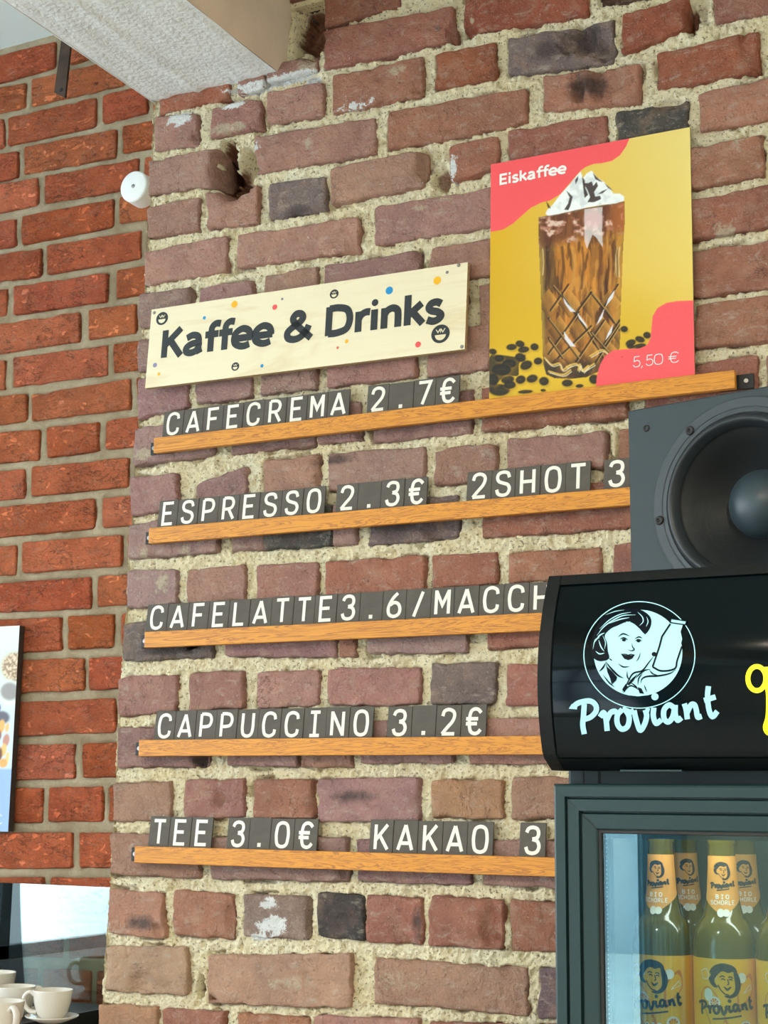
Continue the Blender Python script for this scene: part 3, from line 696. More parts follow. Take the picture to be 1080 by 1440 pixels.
# ragged side of the pier and its core
s = MB(); nz_ = 130; 
for k in range(nz_ + 1):
    z = ZB + (3.06 - ZB) * k / nz_
    for j, y in enumerate((0.002, 0.03, 0.10, 0.2, 0.34)):
        s.v.append((float(XL(z)) + 0.001 + 0.004 * float(fbm(np.array([z * 40.]), np.array([y * 40.]), 5, 3)[0]), y, z))
for k in range(nz_):
    for j in range(4):
        a = k * 5 + j; s.f.append((a, a + 5, a + 6, a + 1))
s.build('pier_side', M_MORT, wall_main, True)
core = MB().box(-1.698, 1.6, 0.11, 0.60, 0, ZT)
core.build('wall_core', M_MORT, wall_main)
# the rest of the wall, where the photograph does not look: plain coursed bricks in one piece
rest = MB()
def lay(x0, x1, z0, z1):
    z = z0; r = 0
    while z < z1 - 0.03:
        x = x0 - (0.13 if r % 2 else 0)
        while x < x1 - .03:
            a = max(x, x0); b = min(x + 0.245, x1)
            if b - a > .03: rest.box(a, b, -0.002, 0.03, z, min(z + 0.066, z1), 0.003)
            x += 0.262
        z += 0.0835; r += 1
lay(XR + 0.16, 1.6, 0.02, 3.40); lay(-1.74, XR + .14, 0.02, 1.16); lay(-1.40, XR + .14, 3.07, 3.40)
o = rest.build('plain_brickwork', M_OLD, wall_main); o.color = srgb(150, 96, 84); o['kind'] = 'stuff'
MB().box(XR, 1.6, 0.003, 0.03, 0, 3.40).box(-1.728, XR, 0.003, 0.03, 0, ZB).box(-1.728, XR, 0.003, 0.03, 3.06, 3.40).build('mortar_bed', M_MORT, wall_main)
MB().box(-5.1, -1.60, YL + 0.02, YL + 0.2, 0, 3.5).build('wall_core', M_MORT2, wall_left)

# ------------------------------------------------------------------ room shell
def struct(name, mb, m_): return tag(mb.build(name, m_), kind='structure')
M_FLOOR = mat('pale_screed_floor', srgb(186, 182, 174), 0.5, var=0.06, vscale=4)
M_RPL = mat('plaster', srgb(206, 198, 186), 0.9, bump=0.2, bscale=40, var=0.04)
struct('floor', MB().box(-5.1, 3.2, BACK_Y - .1, .6, -0.1, 0), M_FLOOR)
struct('ceiling', MB().box(-5.1, 3.2, BACK_Y - .1, .6, 3.36, 3.5), mat('ceiling_paint', srgb(222, 238, 240), .85, bump=.15, bscale=30))
struct('wall_right', MB().box(3.1, 3.2, BACK_Y, .6, 0, 3.4), M_RPL)
x0, x1, z0, z1 = WIN2
struct('wall_back', MB().box(-5, x0, BACK_Y - .1, BACK_Y, 0, 3.4).box(x1, 3.2, BACK_Y - .1, BACK_Y, 0, 3.4).box(x0, x1, BACK_Y - .1, BACK_Y, 0, z0).box(x0, x1, BACK_Y - .1, BACK_Y, z1, 3.4), M_RPL)
y0, y1, w0, w1 = WIN1
struct('wall_window_side', MB().box(-5.1, -5, BACK_Y, y0, 0, 3.4).box(-5.1, -5, y1, .5, 0, 3.4).box(-5.1, -5, y0, y1, 0, w0).box(-5.1, -5, y0, y1, w1, 3.4), M_RPL)
M_FRM = mat('window_frame_grey', srgb(120, 130, 140), 0.4)
f = MB()
for k in range(5):
    yy = y0 + (y1 - y0) * k / 4; f.box(-5.08, -5.02, yy - .035, yy + .035, w0, w1)
f.box(-5.08, -5.02, y0, y1, w0, w0 + .06).box(-5.08, -5.02, y0, y1, w1 - .06, w1)
struct('window_1', f, M_FRM)
f = MB()
for xx in (x0, x0 + .75, x1 - .55, x1): f.box(xx - .03, xx + .03, BACK_Y - .08, BACK_Y - .02, z0, z1)
f.box(x0, x1, BACK_Y - .08, BACK_Y - .02, 2.25, 2.31)
struct('window_2', f, M_FRM)
# pale pleated curtain at the right of the window behind the camera
cv = MB(); nn = 60
for k in range(nn + 1):
    xx = -2.30 + .20 * k / nn; yy = BACK_Y + .10 + .030 * math.sin(k * 1.05) + .01 * math.sin(k * 2.3)
    cv.v += [(xx, yy, .3), (xx + .01 * math.sin(k), yy, 3.05)]
for k in range(nn): cv.f.append((2 * k, 2 * k + 2, 2 * k + 3, 2 * k + 1))
M_CUR = mat('curtain_cloth', srgb(150, 186, 200), .9)
n_ = M_CUR.node_tree; tr_ = n_.nodes.new('ShaderNodeBsdfTranslucent'); tr_.inputs[0].default_value = srgb(150, 190, 205); ms_ = n_.nodes.new('ShaderNodeMixShader'); ms_.inputs[0].default_value = .6
n_.links.new(n_.nodes['Principled BSDF'].outputs[0], ms_.inputs[1]); n_.links.new(tr_.outputs[0], ms_.inputs[2]); n_.links.new(ms_.outputs[0], n_.nodes['Material Output'].inputs[0])
cur = tag(cv.build('curtain', M_CUR, None, True), 'pale blue pleated curtain at the window behind the camera', 'curtain')
# street outside
M_PAVE = mat('pavement', srgb(236, 240, 238), 0.9, var=0.08, vscale=3)
struct('pavement_outside', MB().box(-60, 20, -60, BACK_Y - .3, -0.35, -0.2).box(-60, -5.2, BACK_Y - .3, 12, -0.35, -0.2), M_PAVE)
for nm, bb, cc in (('house_across_the_street', (-13, 4, -24, -18, -0.2, 6), (186, 200, 210)),):
    h_ = struct(nm, MB().box(*bb), mat('render_facade', srgb(*cc), 0.9, var=0.1, vscale=1.5))

# ------------------------------------------------------------------ ceiling beam
zb = 2.935; xa = P(215, 142)[0]; xb = P(391, 104)[0]
def slab(xl, xr, zl, zr, ya, yb, nx, ny, amp, seed):
    vs = []; fs = []
    X, Y = np.meshgrid(np.linspace(xl, xr, nx), np.linspace(ya, yb, ny))
    Zz = np.linspace(zl, zr, nx)[None, :] + fbm(X * 9, Y * 1.2, seed, 3) * amp * .4 + fbm(X * 70, Y * 5, seed + 2, 3) * amp * .8
    endk = np.clip(1 - (yb - Y) / 0.03, 0, 1); Zz = Zz + endk * (fbm(X * 50, Y * 50, seed + 4, 3) + .6) * 0.008
    ve = np.stack([X, Y, Zz], -1).reshape(-1, 3); idx = np.arange(X.size).reshape(X.shape)
    return ve, np.stack([idx[:-1, :-1], idx[1:, :-1], idx[1:, 1:], idx[:-1, 1:]], -1).reshape(-1, 4)
beam = empty('ceiling_beam', kind='structure')
ve, q = slab(xa, xb, zb, zb, -6.4, 0.02, 40, 700, 0.004, 3)
link('beam_underside', np_mesh('beam_underside', ve, q), M_WPAINT, beam)
vs = MB(); n = 120
for k in range(n + 1):
    y = -6.4 + 6.42 * (k / n)
    yy = np.array([y * 8.]); jx = float(fbm(yy, yy * 0, 9, 3)[0]) * 0.004
    for dx, z in ((0.0, zb + .001), (.012, zb + .018), (.020, zb + .05), (.022, zb + .2), (.024, 3.37)): vs.v.append((xb + dx + jx, y, z))
for k in range(n):
    for j in range(4): a = k * 5 + j; vs.f.append((a, a + 5, a + 6, a + 1))
vs.build('beam_side', M_BEAMSHADE, beam, True)
MB().box(xa, xa + .002, -6.4, .02, zb, 3.37).box(xa, xb, -6.41, -6.4, zb, 3.37).build('beam_back', M_WPAINT, beam)
# ------------------------------------------------------------------ oak rails
RY = -0.030
RAILS = [('top', 216, 616, 2.2510, 1033), ('second', 209, 741, 2.0830, None), ('third', 203, 888, 1.8935, None), ('fourth', 195, 1041, 1.7012, None), ('bottom', 189, 1190, 1.5168, None)]
XEND = P(1033, 530, RY)[0]
RH = 0.0285
for nm, lx, ly, zt, _ in RAILS:
    x0 = P(lx, ly + 10, RY)[0]
    under = {'top': 'with CAFECREMA and the yellow poster', 'second': 'with ESPRESSO and 2SHOT', 'third': 'with CAFELATTE', 'fourth': 'with CAPPUCCINO', 'bottom': 'with TEE and KAKAO'}[nm]
    R_ = empty('wooden_rail', nm + ' oak letter rail on the brick wall ' + under, 'rail', 'oak letter rails')
    MB().box(x0, XEND, RY, RY + .012, zt - RH, zt, .0012).build('front_slat', M_OAK, R_)
    MB().box(x0 + .004, XEND - .004, RY + .0122, -.0035, zt - RH + .004, zt - .0085).build('ledge', M_BLK, R_)
    for xx, s in ((x0, -1), (XEND, 1)):
        a, b = (xx - .021, xx + .03) if s < 0 else (xx - .03, xx + .024)
        mb = MB().box(a, b, -.0105, -.004, zt - RH + .002, zt - .003, .0012)
        br = mb.build('bracket', M_BLK, R_)
        sx_ = (a if s < 0 else b) + (.008 if s < 0 else -.011)
        MB().lathe([(.0, -.0125), (.0035, -.0125), (.0045, -.0105)], 12, (sx_, 0, zt - RH / 2), 'y').build('screw', M_STEEL, br)

# ------------------------------------------------------------------ letter tiles
TW_T = 0.0032
ROWS = [
 (0, 'CAFECREMA', [228.5, 257, 285, 313, 341, 370.5, 402, 431, 460, 491]), (0, '2.7€', [515.5, 546, 581, 612, 645.5]),
 (1, 'ESPRESSO', [221.5, 249, 277.5, 306, 335, 364, 395, 425, 456]), (1, '2.3€', [471.5, 502.5, 535, 568, 600]), (1, '2SHOT', [655.5, 690.5, 724, 759, 795, 830]), (1, '3', [848, 885]),
 (2, 'CAFELATTE3.6/MACCHIAT', [205, 234.5, 263.5, 292.5, 321, 350, 380.5, 411.5, 441.5, 472.5, 505, 537, 570, 605, 638, 672.5, 707.5, 743, 778.5, 814, 850, 886]),
 (3, 'CAPPUCCINO', [216.5, 245, 274, 303, 332.5, 362.5, 394, 426, 458, 490.5, 524]), (3, '3.2€', [544, 578.5, 612.5, 647.5, 683]),
 (4, 'TEE', [209, 237.5, 267.5, 297.5]), (4, '3.0€', [318.5, 349.5, 379.5, 412.5, 445.5]), (4, 'KAKAO', [519, 552, 586.5, 621.5, 656.5, 693]), (4, '3', [730, 767]),
]
ORD = ['first', 'second', 'third', 'fourth', 'fifth', 'sixth', 'seventh', 'eighth', 'ninth', 'tenth', 'eleventh', 'twelfth', 'thirteenth', 'fourteenth', 'fifteenth', 'sixteenth', 'seventeenth', 'eighteenth', 'nineteenth', 'twentieth', 'twenty-first']
RN = ['top', 'second', 'third', 'fourth', 'bottom']
rt = random.Random(11)
for row, word, bx in ROWS:
    zt = RAILS[row][3]
    # pixel height of the middle of the tiles on this row
    for k, ch in enumerate(word):
        pm = (bx[k] + bx[k + 1]) / 2
        def X_at(px):
            # find X on the tile plane at tile mid height for this pixel column
            py = 600.0
            for _ in range(12):
                p = P(px, py, -.0165); py -= (zt + .026 - p[2]) * 760
            return P(px, py, -.0165)[0]
        xa_, xb_ = X_at(bx[k]), X_at(bx[k + 1])
        wdt = xb_ - xa_ - .0006; hgt = .0595 + rt.uniform(-.0006, .0006); cx = (xa_ + xb_) / 2
        z0 = zt - .0078
        yb_, yt_ = -.0166, -.0095 - (.001 if row == 0 else 0)
        roll = rt.uniform(-.006, .006); dz = rt.uniform(0, .0006); dy = rt.uniform(-.0006, .0006)
        n_t = np.array([0, -1, (yt_ - yb_) / hgt * -1.0]); up = np.array([0, (yt_ - yb_), hgt]); up = up / np.linalg.norm(up)
        nrm = np.cross(np.array([1., 0, 0]), up)      # points to the room
        if nrm[1] > 0: nrm = -nrm
        T = empty('letter_tile', None, None, None, (cx, yb_ + dy, z0 + dz))
        bz = .0012 if True else 0
        # body in local axes (x, out, up)
        mb = MB()
        bm = bmesh.new(); bmesh.ops.create_cube(bm, size=1)
        for v in bm.verts: v.co = (v.co.x * wdt, v.co.y * TW_T, v.co.z * hgt + hgt / 2)
        bmesh.ops.bevel(bm, geom=list(bm.edges), offset=.0005, segments=1, affect='EDGES')
        bm.verts.index_update()
        loc = lambda x, o_, u: (x * math.cos(roll) - u * math.sin(roll) * 0, nrm[1] * o_ + up[1] * (u + x * math.sin(roll)), nrm[2] * o_ + up[2] * (u + x * math.sin(roll)))
        mb.add([loc(v.co.x, -v.co.y, v.co.z) for v in bm.verts], [[v.index for v in reversed(f.verts)] for f in bm.faces]); bm.free()
        mb.build('tile_body', M_TILE, T)
        D = Dec(lambda u, v, l: loc(u, TW_T / 2 + .00015 + l, v))
        H = .0395; sc = .0405
        if ch == '.':
            zb0 = .0128 if row < 3 else .0110; D.poly([(-.0034, zb0), (.0034, zb0), (.0034, zb0 + .0066), (-.0034, zb0 + .0066)])
        else:
            glyph(D, MONO[ch], -.31 * sc, (.0146 if row < 3 else .0125), sc, H, .0029)
        D.build('letter', M_TLET, T)
        name = {'.': 'dot', '€': 'euro sign', '/': 'slash'}.get(ch, ('digit ' if ch.isdigit() else 'letter ') + ch)
        w_ = word if row != 2 else 'row'
        which = {'2.7€': 'price 2.7€', '2.3€': 'price 2.3€', '3.2€': 'price 3.2€', '3.0€': 'price 3.0€'}.get(word, 'word ' + w_)
        if word == '3': which = ('loudspeaker' if row == 1 else 'fridge')
        if len(word) == 1: lab = 'charcoal tile with white %s beside the %s, end of the %s rail' % (name, which, RN[row])
        elif row == 2: lab = 'charcoal tile with white %s, %s from left of the third rail' % (name, ORD[k])
        else: lab = 'charcoal tile with white %s, %s tile of %s, %s rail' % (name, ORD[k], which, RN[row])
        tag(T, lab, 'letter tile', 'letter tiles on the %s rail' % RN[row])

# ------------------------------------------------------------------ planes given by photographed corners
class Board:
    """flat board: lower-left, lower-right, upper-left pixel with their depths"""
    def __init__(s, bl, br, tl, tr=None):
        s.o = P(*bl); x = P(*br) - s.o; s.W = np.linalg.norm(x); s.U = x / s.W
        y = P(*tl) - s.o; y = y - s.U * y.dot(s.U); s.H = np.linalg.norm(y); s.V = y / s.H
        s.Nn = np.cross(s.U, s.V); s.Nn = -s.Nn if s.Nn[1] > 0 else s.Nn
    def pt(s, u, v, l=0.0): return s.o + s.U * u + s.V * v + s.Nn * l
    def uv(s, px, py):
        p = Pplane(px, py, s.o, s.Nn) - s.o; return p.dot(s.U), p.dot(s.V)
    def slab(s, name, th, m_, parent, b=.0006, quad=None, edge=None):
        q = quad or [(0, 0), (s.W, 0), (s.W, s.H), (0, s.H)]
        vs = [s.pt(u, v, 0) for u, v in q] + [s.pt(u, v, -th) for u, v in q]
        fs = [(0, 1, 2, 3), (7, 6, 5, 4)] + [(i, i + 4, (i + 1) % 4 + 4, (i + 1) % 4) for i in range(4)]
        o = mesh(name, vs, fs, m_, parent)
        if edge is not None:
            o.data.materials.append(edge)
            for k, p in enumerate(o.data.polygons):
                if k > 1: p.material_index = 1
        return o

# plywood sign
sign = empty('wooden_sign', 'pale plywood sign lettered Kaffee & Drinks, screwed to the old brick wall', 'sign')
SB = Board((204, 546, -.030), (653.5, 491, -.030), (215, 437, -.0215))
q4 = [SB.uv(204, 546), SB.uv(653.5, 491), SB.uv(655, 367), SB.uv(215, 437)]
# true up the rectangle
q4 = [(0, 0), (SB.W, 0), (SB.W, (q4[2][1] + q4[3][1]) / 2), (0, (q4[2][1] + q4[3][1]) / 2)]
SB.slab('panel', .009, M_PLY, sign, quad=q4, edge=M_PLYEDGE)
D = Dec(lambda u, v, l: SB.pt(u, v, .0003 + l))
b0 = SB.uv(230, 503); b1 = SB.uv(624, 452); c0 = SB.uv(237, 463)
ch_ = c0[1] - b0[1]
# lettering follows the board's own horizontal
hum_text(D, 'Kaffee & Drinks', b0[0] - .1 * (b1[0] - b0[0]) / 8.6, (b0[1] + SB.uv(453, 474)[1]) / 2, (b1[0] - b0[0]) * 1.012, ch_ * .98, ch_ * .122)
D.build('lettering', M_INK, sign)
DOTC = {'y': flat('dot_yellow', 245, 180, 20), 'b': flat('dot_blue', 20, 140, 200), 'r': flat('dot_red', 232, 80, 84), 'g': flat('dot_grey', 130, 126, 130), 'l': flat('dot_lilac', 140, 136, 168), 'o': flat('dot_orange', 215, 100, 70)}
for px, py, r, k in ((329.8, 428, 5.2, 'y'), (287.5, 447, 2.6, 'b'), (386.5, 432, 4, 'r'), (397, 420.5, 2, 'g'), (547.5, 408.5, 5.6, 'b'), (615, 394.5, 5.6, 'y'), (629, 383, 2.3, 'g'), (218, 513.5, 3.6, 'l'), (223.5, 526, 2.4, 'y'), (368.5, 514.5, 2.6, 'b'), (475, 489, 2, 'o'), (487.5, 480, 2.8, 'y'), (588, 484.5, 4.2, 'r')):
    c = SB.uv(px, py); D = Dec(lambda u, v, l: SB.pt(u, v, .0003 + l)); D.dot(c[0], c[1], r / 790.)
    D.build('printed_dot', DOTC[k], sign)
for px, py, r in ((228, 448, 10.3), (470, 413.5, 6.8), (331, 515.5, 6.4), (619.5, 469.5, 13.2)):
    c = SB.uv(px, py); rr = r / 800. ; D = Dec(lambda u, v, l: SB.pt(u, v, .0003 + l)); D.dot(c[0], c[1], rr * 1.04, rr, n=32)
    bd = D.build('printed_face', M_INK, sign)
    D = Dec(lambda u, v, l: SB.pt(u, v, .0005 + l))
    D.poly([(c[0] + rr * .62 * math.cos(a), c[1] - rr * .1 + rr * .6 * math.sin(a)) for a in np.linspace(math.pi, 2 * math.pi, 14)])
    D.line([(c[0] + rr * x, c[1] + rr * y) for x, y in ((-.5, .5), (-.28, .16), (-.08, .5), (.08, .5), (.26, .16), (.5, .55))], rr * .045)
    D.line([(c[0] - rr * .08, c[1] + rr * .5), (c[0], c[1] + rr * .16), (c[0] + rr * .08, c[1] + rr * .5)], rr * .045)
    D.build('printed_smile', M_PLY, bd)
for px, py in ((217, 439.8), (645, 373), (649.5, 487.5)):
    c = SB.uv(px, py); mb = MB()
    pr = []
    p0 = SB.pt(c[0], c[1], 0); mb.lathe([(0, -.0016), (.0022, -.0016), (.0032, -.0004), (.0032, .001)], 14, tuple(p0), 'y')
    mb.build('screw', M_STEEL, sign)

# ------------------------------------------------------------------ poster of the iced coffee
poster = empty('drink_poster', 'yellow and pink poster of an iced coffee glass standing on the top oak rail', 'poster')
z_slot = RAILS[0][3] - .0075
PB = Board((688, 558, -.0150), (977, 525, -.0150), (692, 230, -.0085))
# drop the lower edge into the slot behind the rail
uL = 0; top = (PB.uv(692, 230)[1] + PB.uv(970, 180)[1]) / 2
low = -.005
th = .0035
def zoomc(u, v):
    p = PB.o + np.multiply.outer(u, PB.U) + np.multiply.outer(v, PB.V)
    x, y = proj(p); return (x - 680) * 3.6, (y - 170) * 3.6
def inpoly(x, y, pts):
    p = np.array(pts, float); r = np.zeros(x.shape, bool); n = len(p)
    for i in range(n):
        a = p[i]; b = p[(i + 1) % n]
        if a[1] == b[1]: continue
        c = ((a[1] > y) != (b[1] > y)) & (x < (b[0] - a[0]) * (y - a[1]) / (b[1] - a[1]) + a[0])
        r ^= c
    return r
class Paint:
    def __init__(s, x, y): s.x = x; s.y = y; s.c = np.zeros(x.shape + (3,))
    def col(s, rgb): return np.array(srgb(*rgb)[:3])
    def put(s, m_, rgb):
        rgb = s.col(rgb) if isinstance(rgb, tuple) else rgb
        m_ = np.clip(m_, 0, 1)[..., None]; s.c = s.c * (1 - m_) + rgb * m_
    def poly(s, pts, rgb, a=1.0, sm=False, clip=None):
        if sm: pts = smooth(pts, 5, True)
        m_ = sum(inpoly(s.x + dx, s.y + dy, pts).astype(float) for dx, dy in ((-1, -1), (1, -1), (-1, 1), (1, 1))) / 4
        if clip is not None: m_ = m_ * clip
        s.put(m_ * a, rgb); return m_
    def blob(s, cx, cy, rx, ry, rgb, ang=0, a=1.0, soft=.25, clip=None):
        ca, sa = math.cos(math.radians(ang)), math.sin(math.radians(ang)); dx = s.x - cx; dy = s.y - cy
        r = np.hypot((dx * ca + dy * sa) / rx, (-dx * sa + dy * ca) / ry); m_ = 1 - sstep(1 - soft, 1 + soft, r)
        if clip is not None: m_ = m_ * clip
        s.put(m_ * a, rgb)
    def line(s, pts, w, rgb, a=1.0, sm=True, soft=1.5, clip=None):
        if sm: pts = smooth(pts, 5)
        pts = [np.array(q, float) for q in pts]; d = np.full(s.x.shape, 1e9)
        for p, q in zip(pts[:-1], pts[1:]):
            t = q - p; L = t.dot(t) + 1e-9; k = np.clip(((s.x - p[0]) * t[0] + (s.y - p[1]) * t[1]) / L, 0, 1)
            d = np.minimum(d, np.hypot(s.x - p[0] - k * t[0], s.y - p[1] - k * t[1]))
        m_ = 1 - sstep(w - soft, w + soft, d)
        if clip is not None: m_ = m_ * clip
        s.put(m_ * a, rgb)
nu, nv = 330, 400
u = np.linspace(0, PB.W, nu); v = np.linspace(low, top, nv); UU, VV = np.meshgrid(u, v)
zx, zy = zoomc(UU, VV); pn = Paint(zx, zy)
g = np.stack([zx * 0, zx * 0, zx * 0], -1)
ty = np.clip((zy - 100) / 1200, 0, 1)[..., None]; tx = np.clip((zx - 40) / 1000, 0, 1)[..., None]
cA = pn.col((224, 176, 20)); cB = pn.col((232, 212, 124)); cC = pn.col((206, 164, 10)); cD = pn.col((226, 192, 74))
pn.c = (cA * (1 - tx) + cB * tx) * (1 - ty) + (cC * (1 - tx) + cD * tx) * ty
pn.put(.75 * sstep(700, 1100, zy) * (1 - .6 * sstep(700, 1050, zx)), (212, 172, 14))
pn.put(.5 * sstep(1130, 1180, zy), (222, 184, 44))
BE = (20, 20, 14)
rb = random.Random(4)
pn.poly([(30, 1200), (80, 1185), (170, 1195), (215, 1185), (180, 1230), (175, 1290), (110, 1290), (60, 1340), (30, 1365)], BE, .93, True)
for cx, cy, rx, ry, an in ((47, 1168, 20, 15, 10), (142, 1145, 27, 16, -5), (185, 1129, 23, 17, 10), (203, 1158, 29, 16, -8), (258, 1144, 21, 18, 0), (80, 1203, 24, 18, 0), (187, 1198, 28, 22, 20), (216, 1237, 32, 22, -25), (276, 1216, 22, 18, -10), (122, 1310, 34, 20, -10), (188, 1310, 26, 21, -20), (246, 1305, 29, 20, -15), (306, 1318, 25, 22, 0), (80, 1362, 54, 30, 0), (134, 1336, 30, 20, 0), (212, 1371, 38, 9, -4), (302, 1364, 14, 7, 0), (486, 1342, 20, 9, -5), (424, 1327, 28, 18, -4), (560, 1308, 26, 24, 0),
                           (712, 1054, 19, 16, 0), (828, 1085, 20, 17, 10), (792, 1106, 25, 16, 15), (745, 1124, 27, 17, -20), (790, 1140, 34, 12, -10), (745, 1143, 20, 10, 0), (130, 1230, 36, 22, 0), (90, 1260, 50, 30, 0), (50, 1310, 26, 30, 0)):
    pn.blob(cx + 6, cy + 8, rx, ry, (150, 112, 12), an, .5, .5); pn.blob(cx, cy, rx, ry, BE, an, .96, .14)
    pn.line([(cx - rx * .5, cy + 1), (cx, cy - 3), (cx + rx * .5, cy)], 1.4, (84, 70, 40), .5)
PINK = (244, 88, 94)
# glass
GL = [(280, 490), (278, 560), (284, 700), (292, 880), (297, 1060), (303, 1230), (318, 1284), (360, 1302), (440, 1306), (520, 1298), (580, 1270), (690, 1150), (692, 1000), (698, 840), (706, 640), (714, 520), (713, 408), (600, 428), (450, 455)]
gm = pn.poly(GL, (152, 98, 34))
cxg = lambda y: 497 - (y - 500) * .008
s_ = (zx - (286 + (zy - 500) * .018)) / (425 - (zy - 500) * .045)
strk = fbm(s_ * 9, zy * .0045, 5, 3); strk2 = fbm(s_ * 26, zy * .011, 9, 3)
pn.put(gm * sstep(.0, .3, strk) * .85, (84, 44, 14)); pn.put(gm * sstep(.0, .3, -strk) * .75, (206, 132, 40)); pn.put(gm * sstep(.12, .4, strk2) * .7, (44, 24, 12)); pn.put(gm * sstep(.2, .45, -strk2) * .45, (222, 160, 70))
pn.put(gm * (1 - sstep(.0, .30, s_)) * .75, (58, 42, 22)); pn.put(gm * sstep(.86, 1.0, s_) * .55, (178, 140, 52)); pn.put(gm * (1 - sstep(.0, .06, s_)) * .6, (196, 160, 70))
topm = gm * (1 - sstep(560, 640, zy + (s_ - .5) * 60 + 30 * fbm(s_ * 6, zy * .01, 3, 2)))
pn.put(topm * .8, (100, 54, 34)); fo = fbm(zx * .03, zy * .035, 19, 3)
pn.put(topm * sstep(.0, .35, fo) * .75, (190, 130, 104)); pn.put(topm * sstep(.3, .5, fo) * .7, (236, 214, 196)); pn.put(topm * sstep(.75, 1, s_) * .5, (200, 110, 48))
low_ = gm * sstep(860, 960, zy)
pn.put(low_ * .45 * sstep(-.1, .4, fbm(zx * .016, zy * .012, 29, 3)), (70, 34, 18))
# cut facets
for cy0, hh in ((925, 75), (1065, 82), (1180, 62)):
    for cx0 in (330, 435, 545, 640):
        off = 55 if cy0 == 1065 else 0
        x0_ = cx0 + off
        m_ = (np.abs(zx - x0_) / 58 + np.abs(zy - cy0) / hh) < 1
        tone = [(168, 118, 44), (120, 62, 26), (96, 52, 24), (186, 140, 70), (74, 42, 22)][(int(cx0) + cy0) % 5]
        pn.put(gm * m_ * .55, tone)
        t0 = np.clip((zx - x0_ + 58) / 116 + (cy0 - zy) / hh * .3, 0, 1)
        pn.put(gm * m_ * sstep(.55, .95, t0) * .55, (226, 164, 72)); pn.put(gm * m_ * (1 - sstep(.05, .45, t0)) * .7, (50, 26, 14))
for a_, b_ in (((340, 960), (430, 830)), ((350, 830), (480, 990)), ((400, 880), (545, 1090)), ((470, 970), (610, 1200)), ((545, 870), (660, 1020)), ((610, 940), (690, 1060)), ((480, 960), (545, 870)), ((330, 1180), (480, 970)), ((380, 1200), (545, 1040)), ((470, 1220), (610, 1010)), ((545, 1260), (690, 1030)), ((545, 1070), (640, 1180)), ((330, 1000), (480, 1200)), ((600, 960), (680, 830)), ((545, 870), (610, 950)), ((330, 1100), (400, 1200)), ((610, 1130), (690, 1010))):
    pn.line([a_, b_], 6, (30, 18, 10), .9, False, 3, gm); pn.line([(a_[0] + 5, a_[1] + 2), (b_[0] + 7, b_[1] + 2)], 2.2, (226, 180, 96), .55, False, 2, gm)
for pts in ([(403, 893), (424, 925), (466, 967), (440, 966), (412, 925)], [(664, 856), (655, 895), (620, 938), (632, 900)], [(408, 1066), (430, 1098), (466, 1142), (440, 1142), (412, 1104)], [(656, 1030), (648, 1072), (617, 1112), (630, 1075)], [(476, 972), (520, 1030), (526, 1050), (484, 1000)], [(612, 952), (600, 1000), (572, 1036), (588, 995)]):
    pn.poly(pts, (226, 226, 232), .92, False, gm)
pn.line([(300, 650), (304, 720), (300, 780)], 3, (214, 190, 130), .7, clip=gm)
for x_ in (676, 690): pn.line([(x_, 640), (x_ - 6, 700), (x_ - 2, 790)], 3, (226, 208, 150), .7, clip=gm)
pn.put(gm * sstep(1190, 1240, zy) * .75, (40, 38, 26))
for a_ in ([(310, 1200), (345, 1235), (385, 1228), (400, 1260), (440, 1235)], [(420, 1245), (470, 1230), (500, 1262), (560, 1230)], [(480, 1262), (488, 1232), (500, 1262), (530, 1240), (505, 1268)], [(330, 1268), (400, 1285), (440, 1262)], [(540, 1190), (600, 1160), (640, 1190)]):
    pn.line(a_, 4.5, (216, 178, 84), .85, clip=gm); pn.line([(q_[0] + 6, q_[1] + 8) for q_ in a_], 2.2, (236, 226, 190), .7, clip=gm)
for x_, w_, col_, a_ in ((318, 6, (54, 38, 22), .7), (345, 9, (120, 86, 40), .6), (398, 7, (70, 42, 22), .8), (452, 8, (206, 150, 70), .6), (500, 5, (84, 48, 24), .7), (590, 10, (122, 70, 30), .6), (640, 6, (206, 140, 60), .6), (672, 5, (90, 54, 24), .6)):
    pn.line([(x_, 640), (x_ + 6, 740), (x_ - 4, 850)], w_, col_, a_, True, 5, gm)
pn.poly([(510, 448), (602, 436), (600, 560), (604, 640), (570, 590), (552, 575), (524, 648), (512, 610)], (232, 226, 224), .62, False, gm)
pn.blob(556, 500, 46, 44, (226, 186, 186), 0, .6, .3, gm)
pn.line([(281, 492), (450, 458), (600, 430), (712, 410)], 3, (120, 92, 60), .8)
CR = [(314, 470), (322, 452), (350, 425), (390, 372), (440, 318), (470, 280), (492, 256), (504, 290), (522, 266), (548, 252), (572, 284), (612, 312), (640, 342), (658, 368), (690, 368), (712, 384), (712, 404), (670, 418), (600, 426), (520, 440), (440, 458), (370, 474), (326, 480)]
cm = pn.poly(CR, (238, 244, 242))
pn.put(cm * sstep(.05, .5, fbm(zx * .022, zy * .03, 55, 3)) * .45, (176, 190, 196))
CH = (48, 30, 22)
for pts in ([(316, 404), (330, 422), (342, 444), (326, 440)], [(418, 352), (440, 372), (452, 384), (440, 430), (430, 452), (408, 450), (428, 418), (436, 388)], [(464, 300), (480, 275), (478, 300), (466, 322)], [(498, 282), (512, 300), (516, 340), (530, 374), (512, 392), (506, 350)], [(506, 314), (530, 316), (548, 306), (556, 330), (572, 308), (580, 330), (560, 360), (566, 384), (590, 378), (596, 396), (560, 412), (526, 412), (540, 386), (526, 350)], [(553, 262), (572, 284), (604, 310), (586, 306), (566, 296)], [(574, 374), (600, 356), (632, 342), (604, 366)], [(610, 314), (640, 338), (656, 354), (630, 340)]):
    pn.poly(pts, CH, .95)
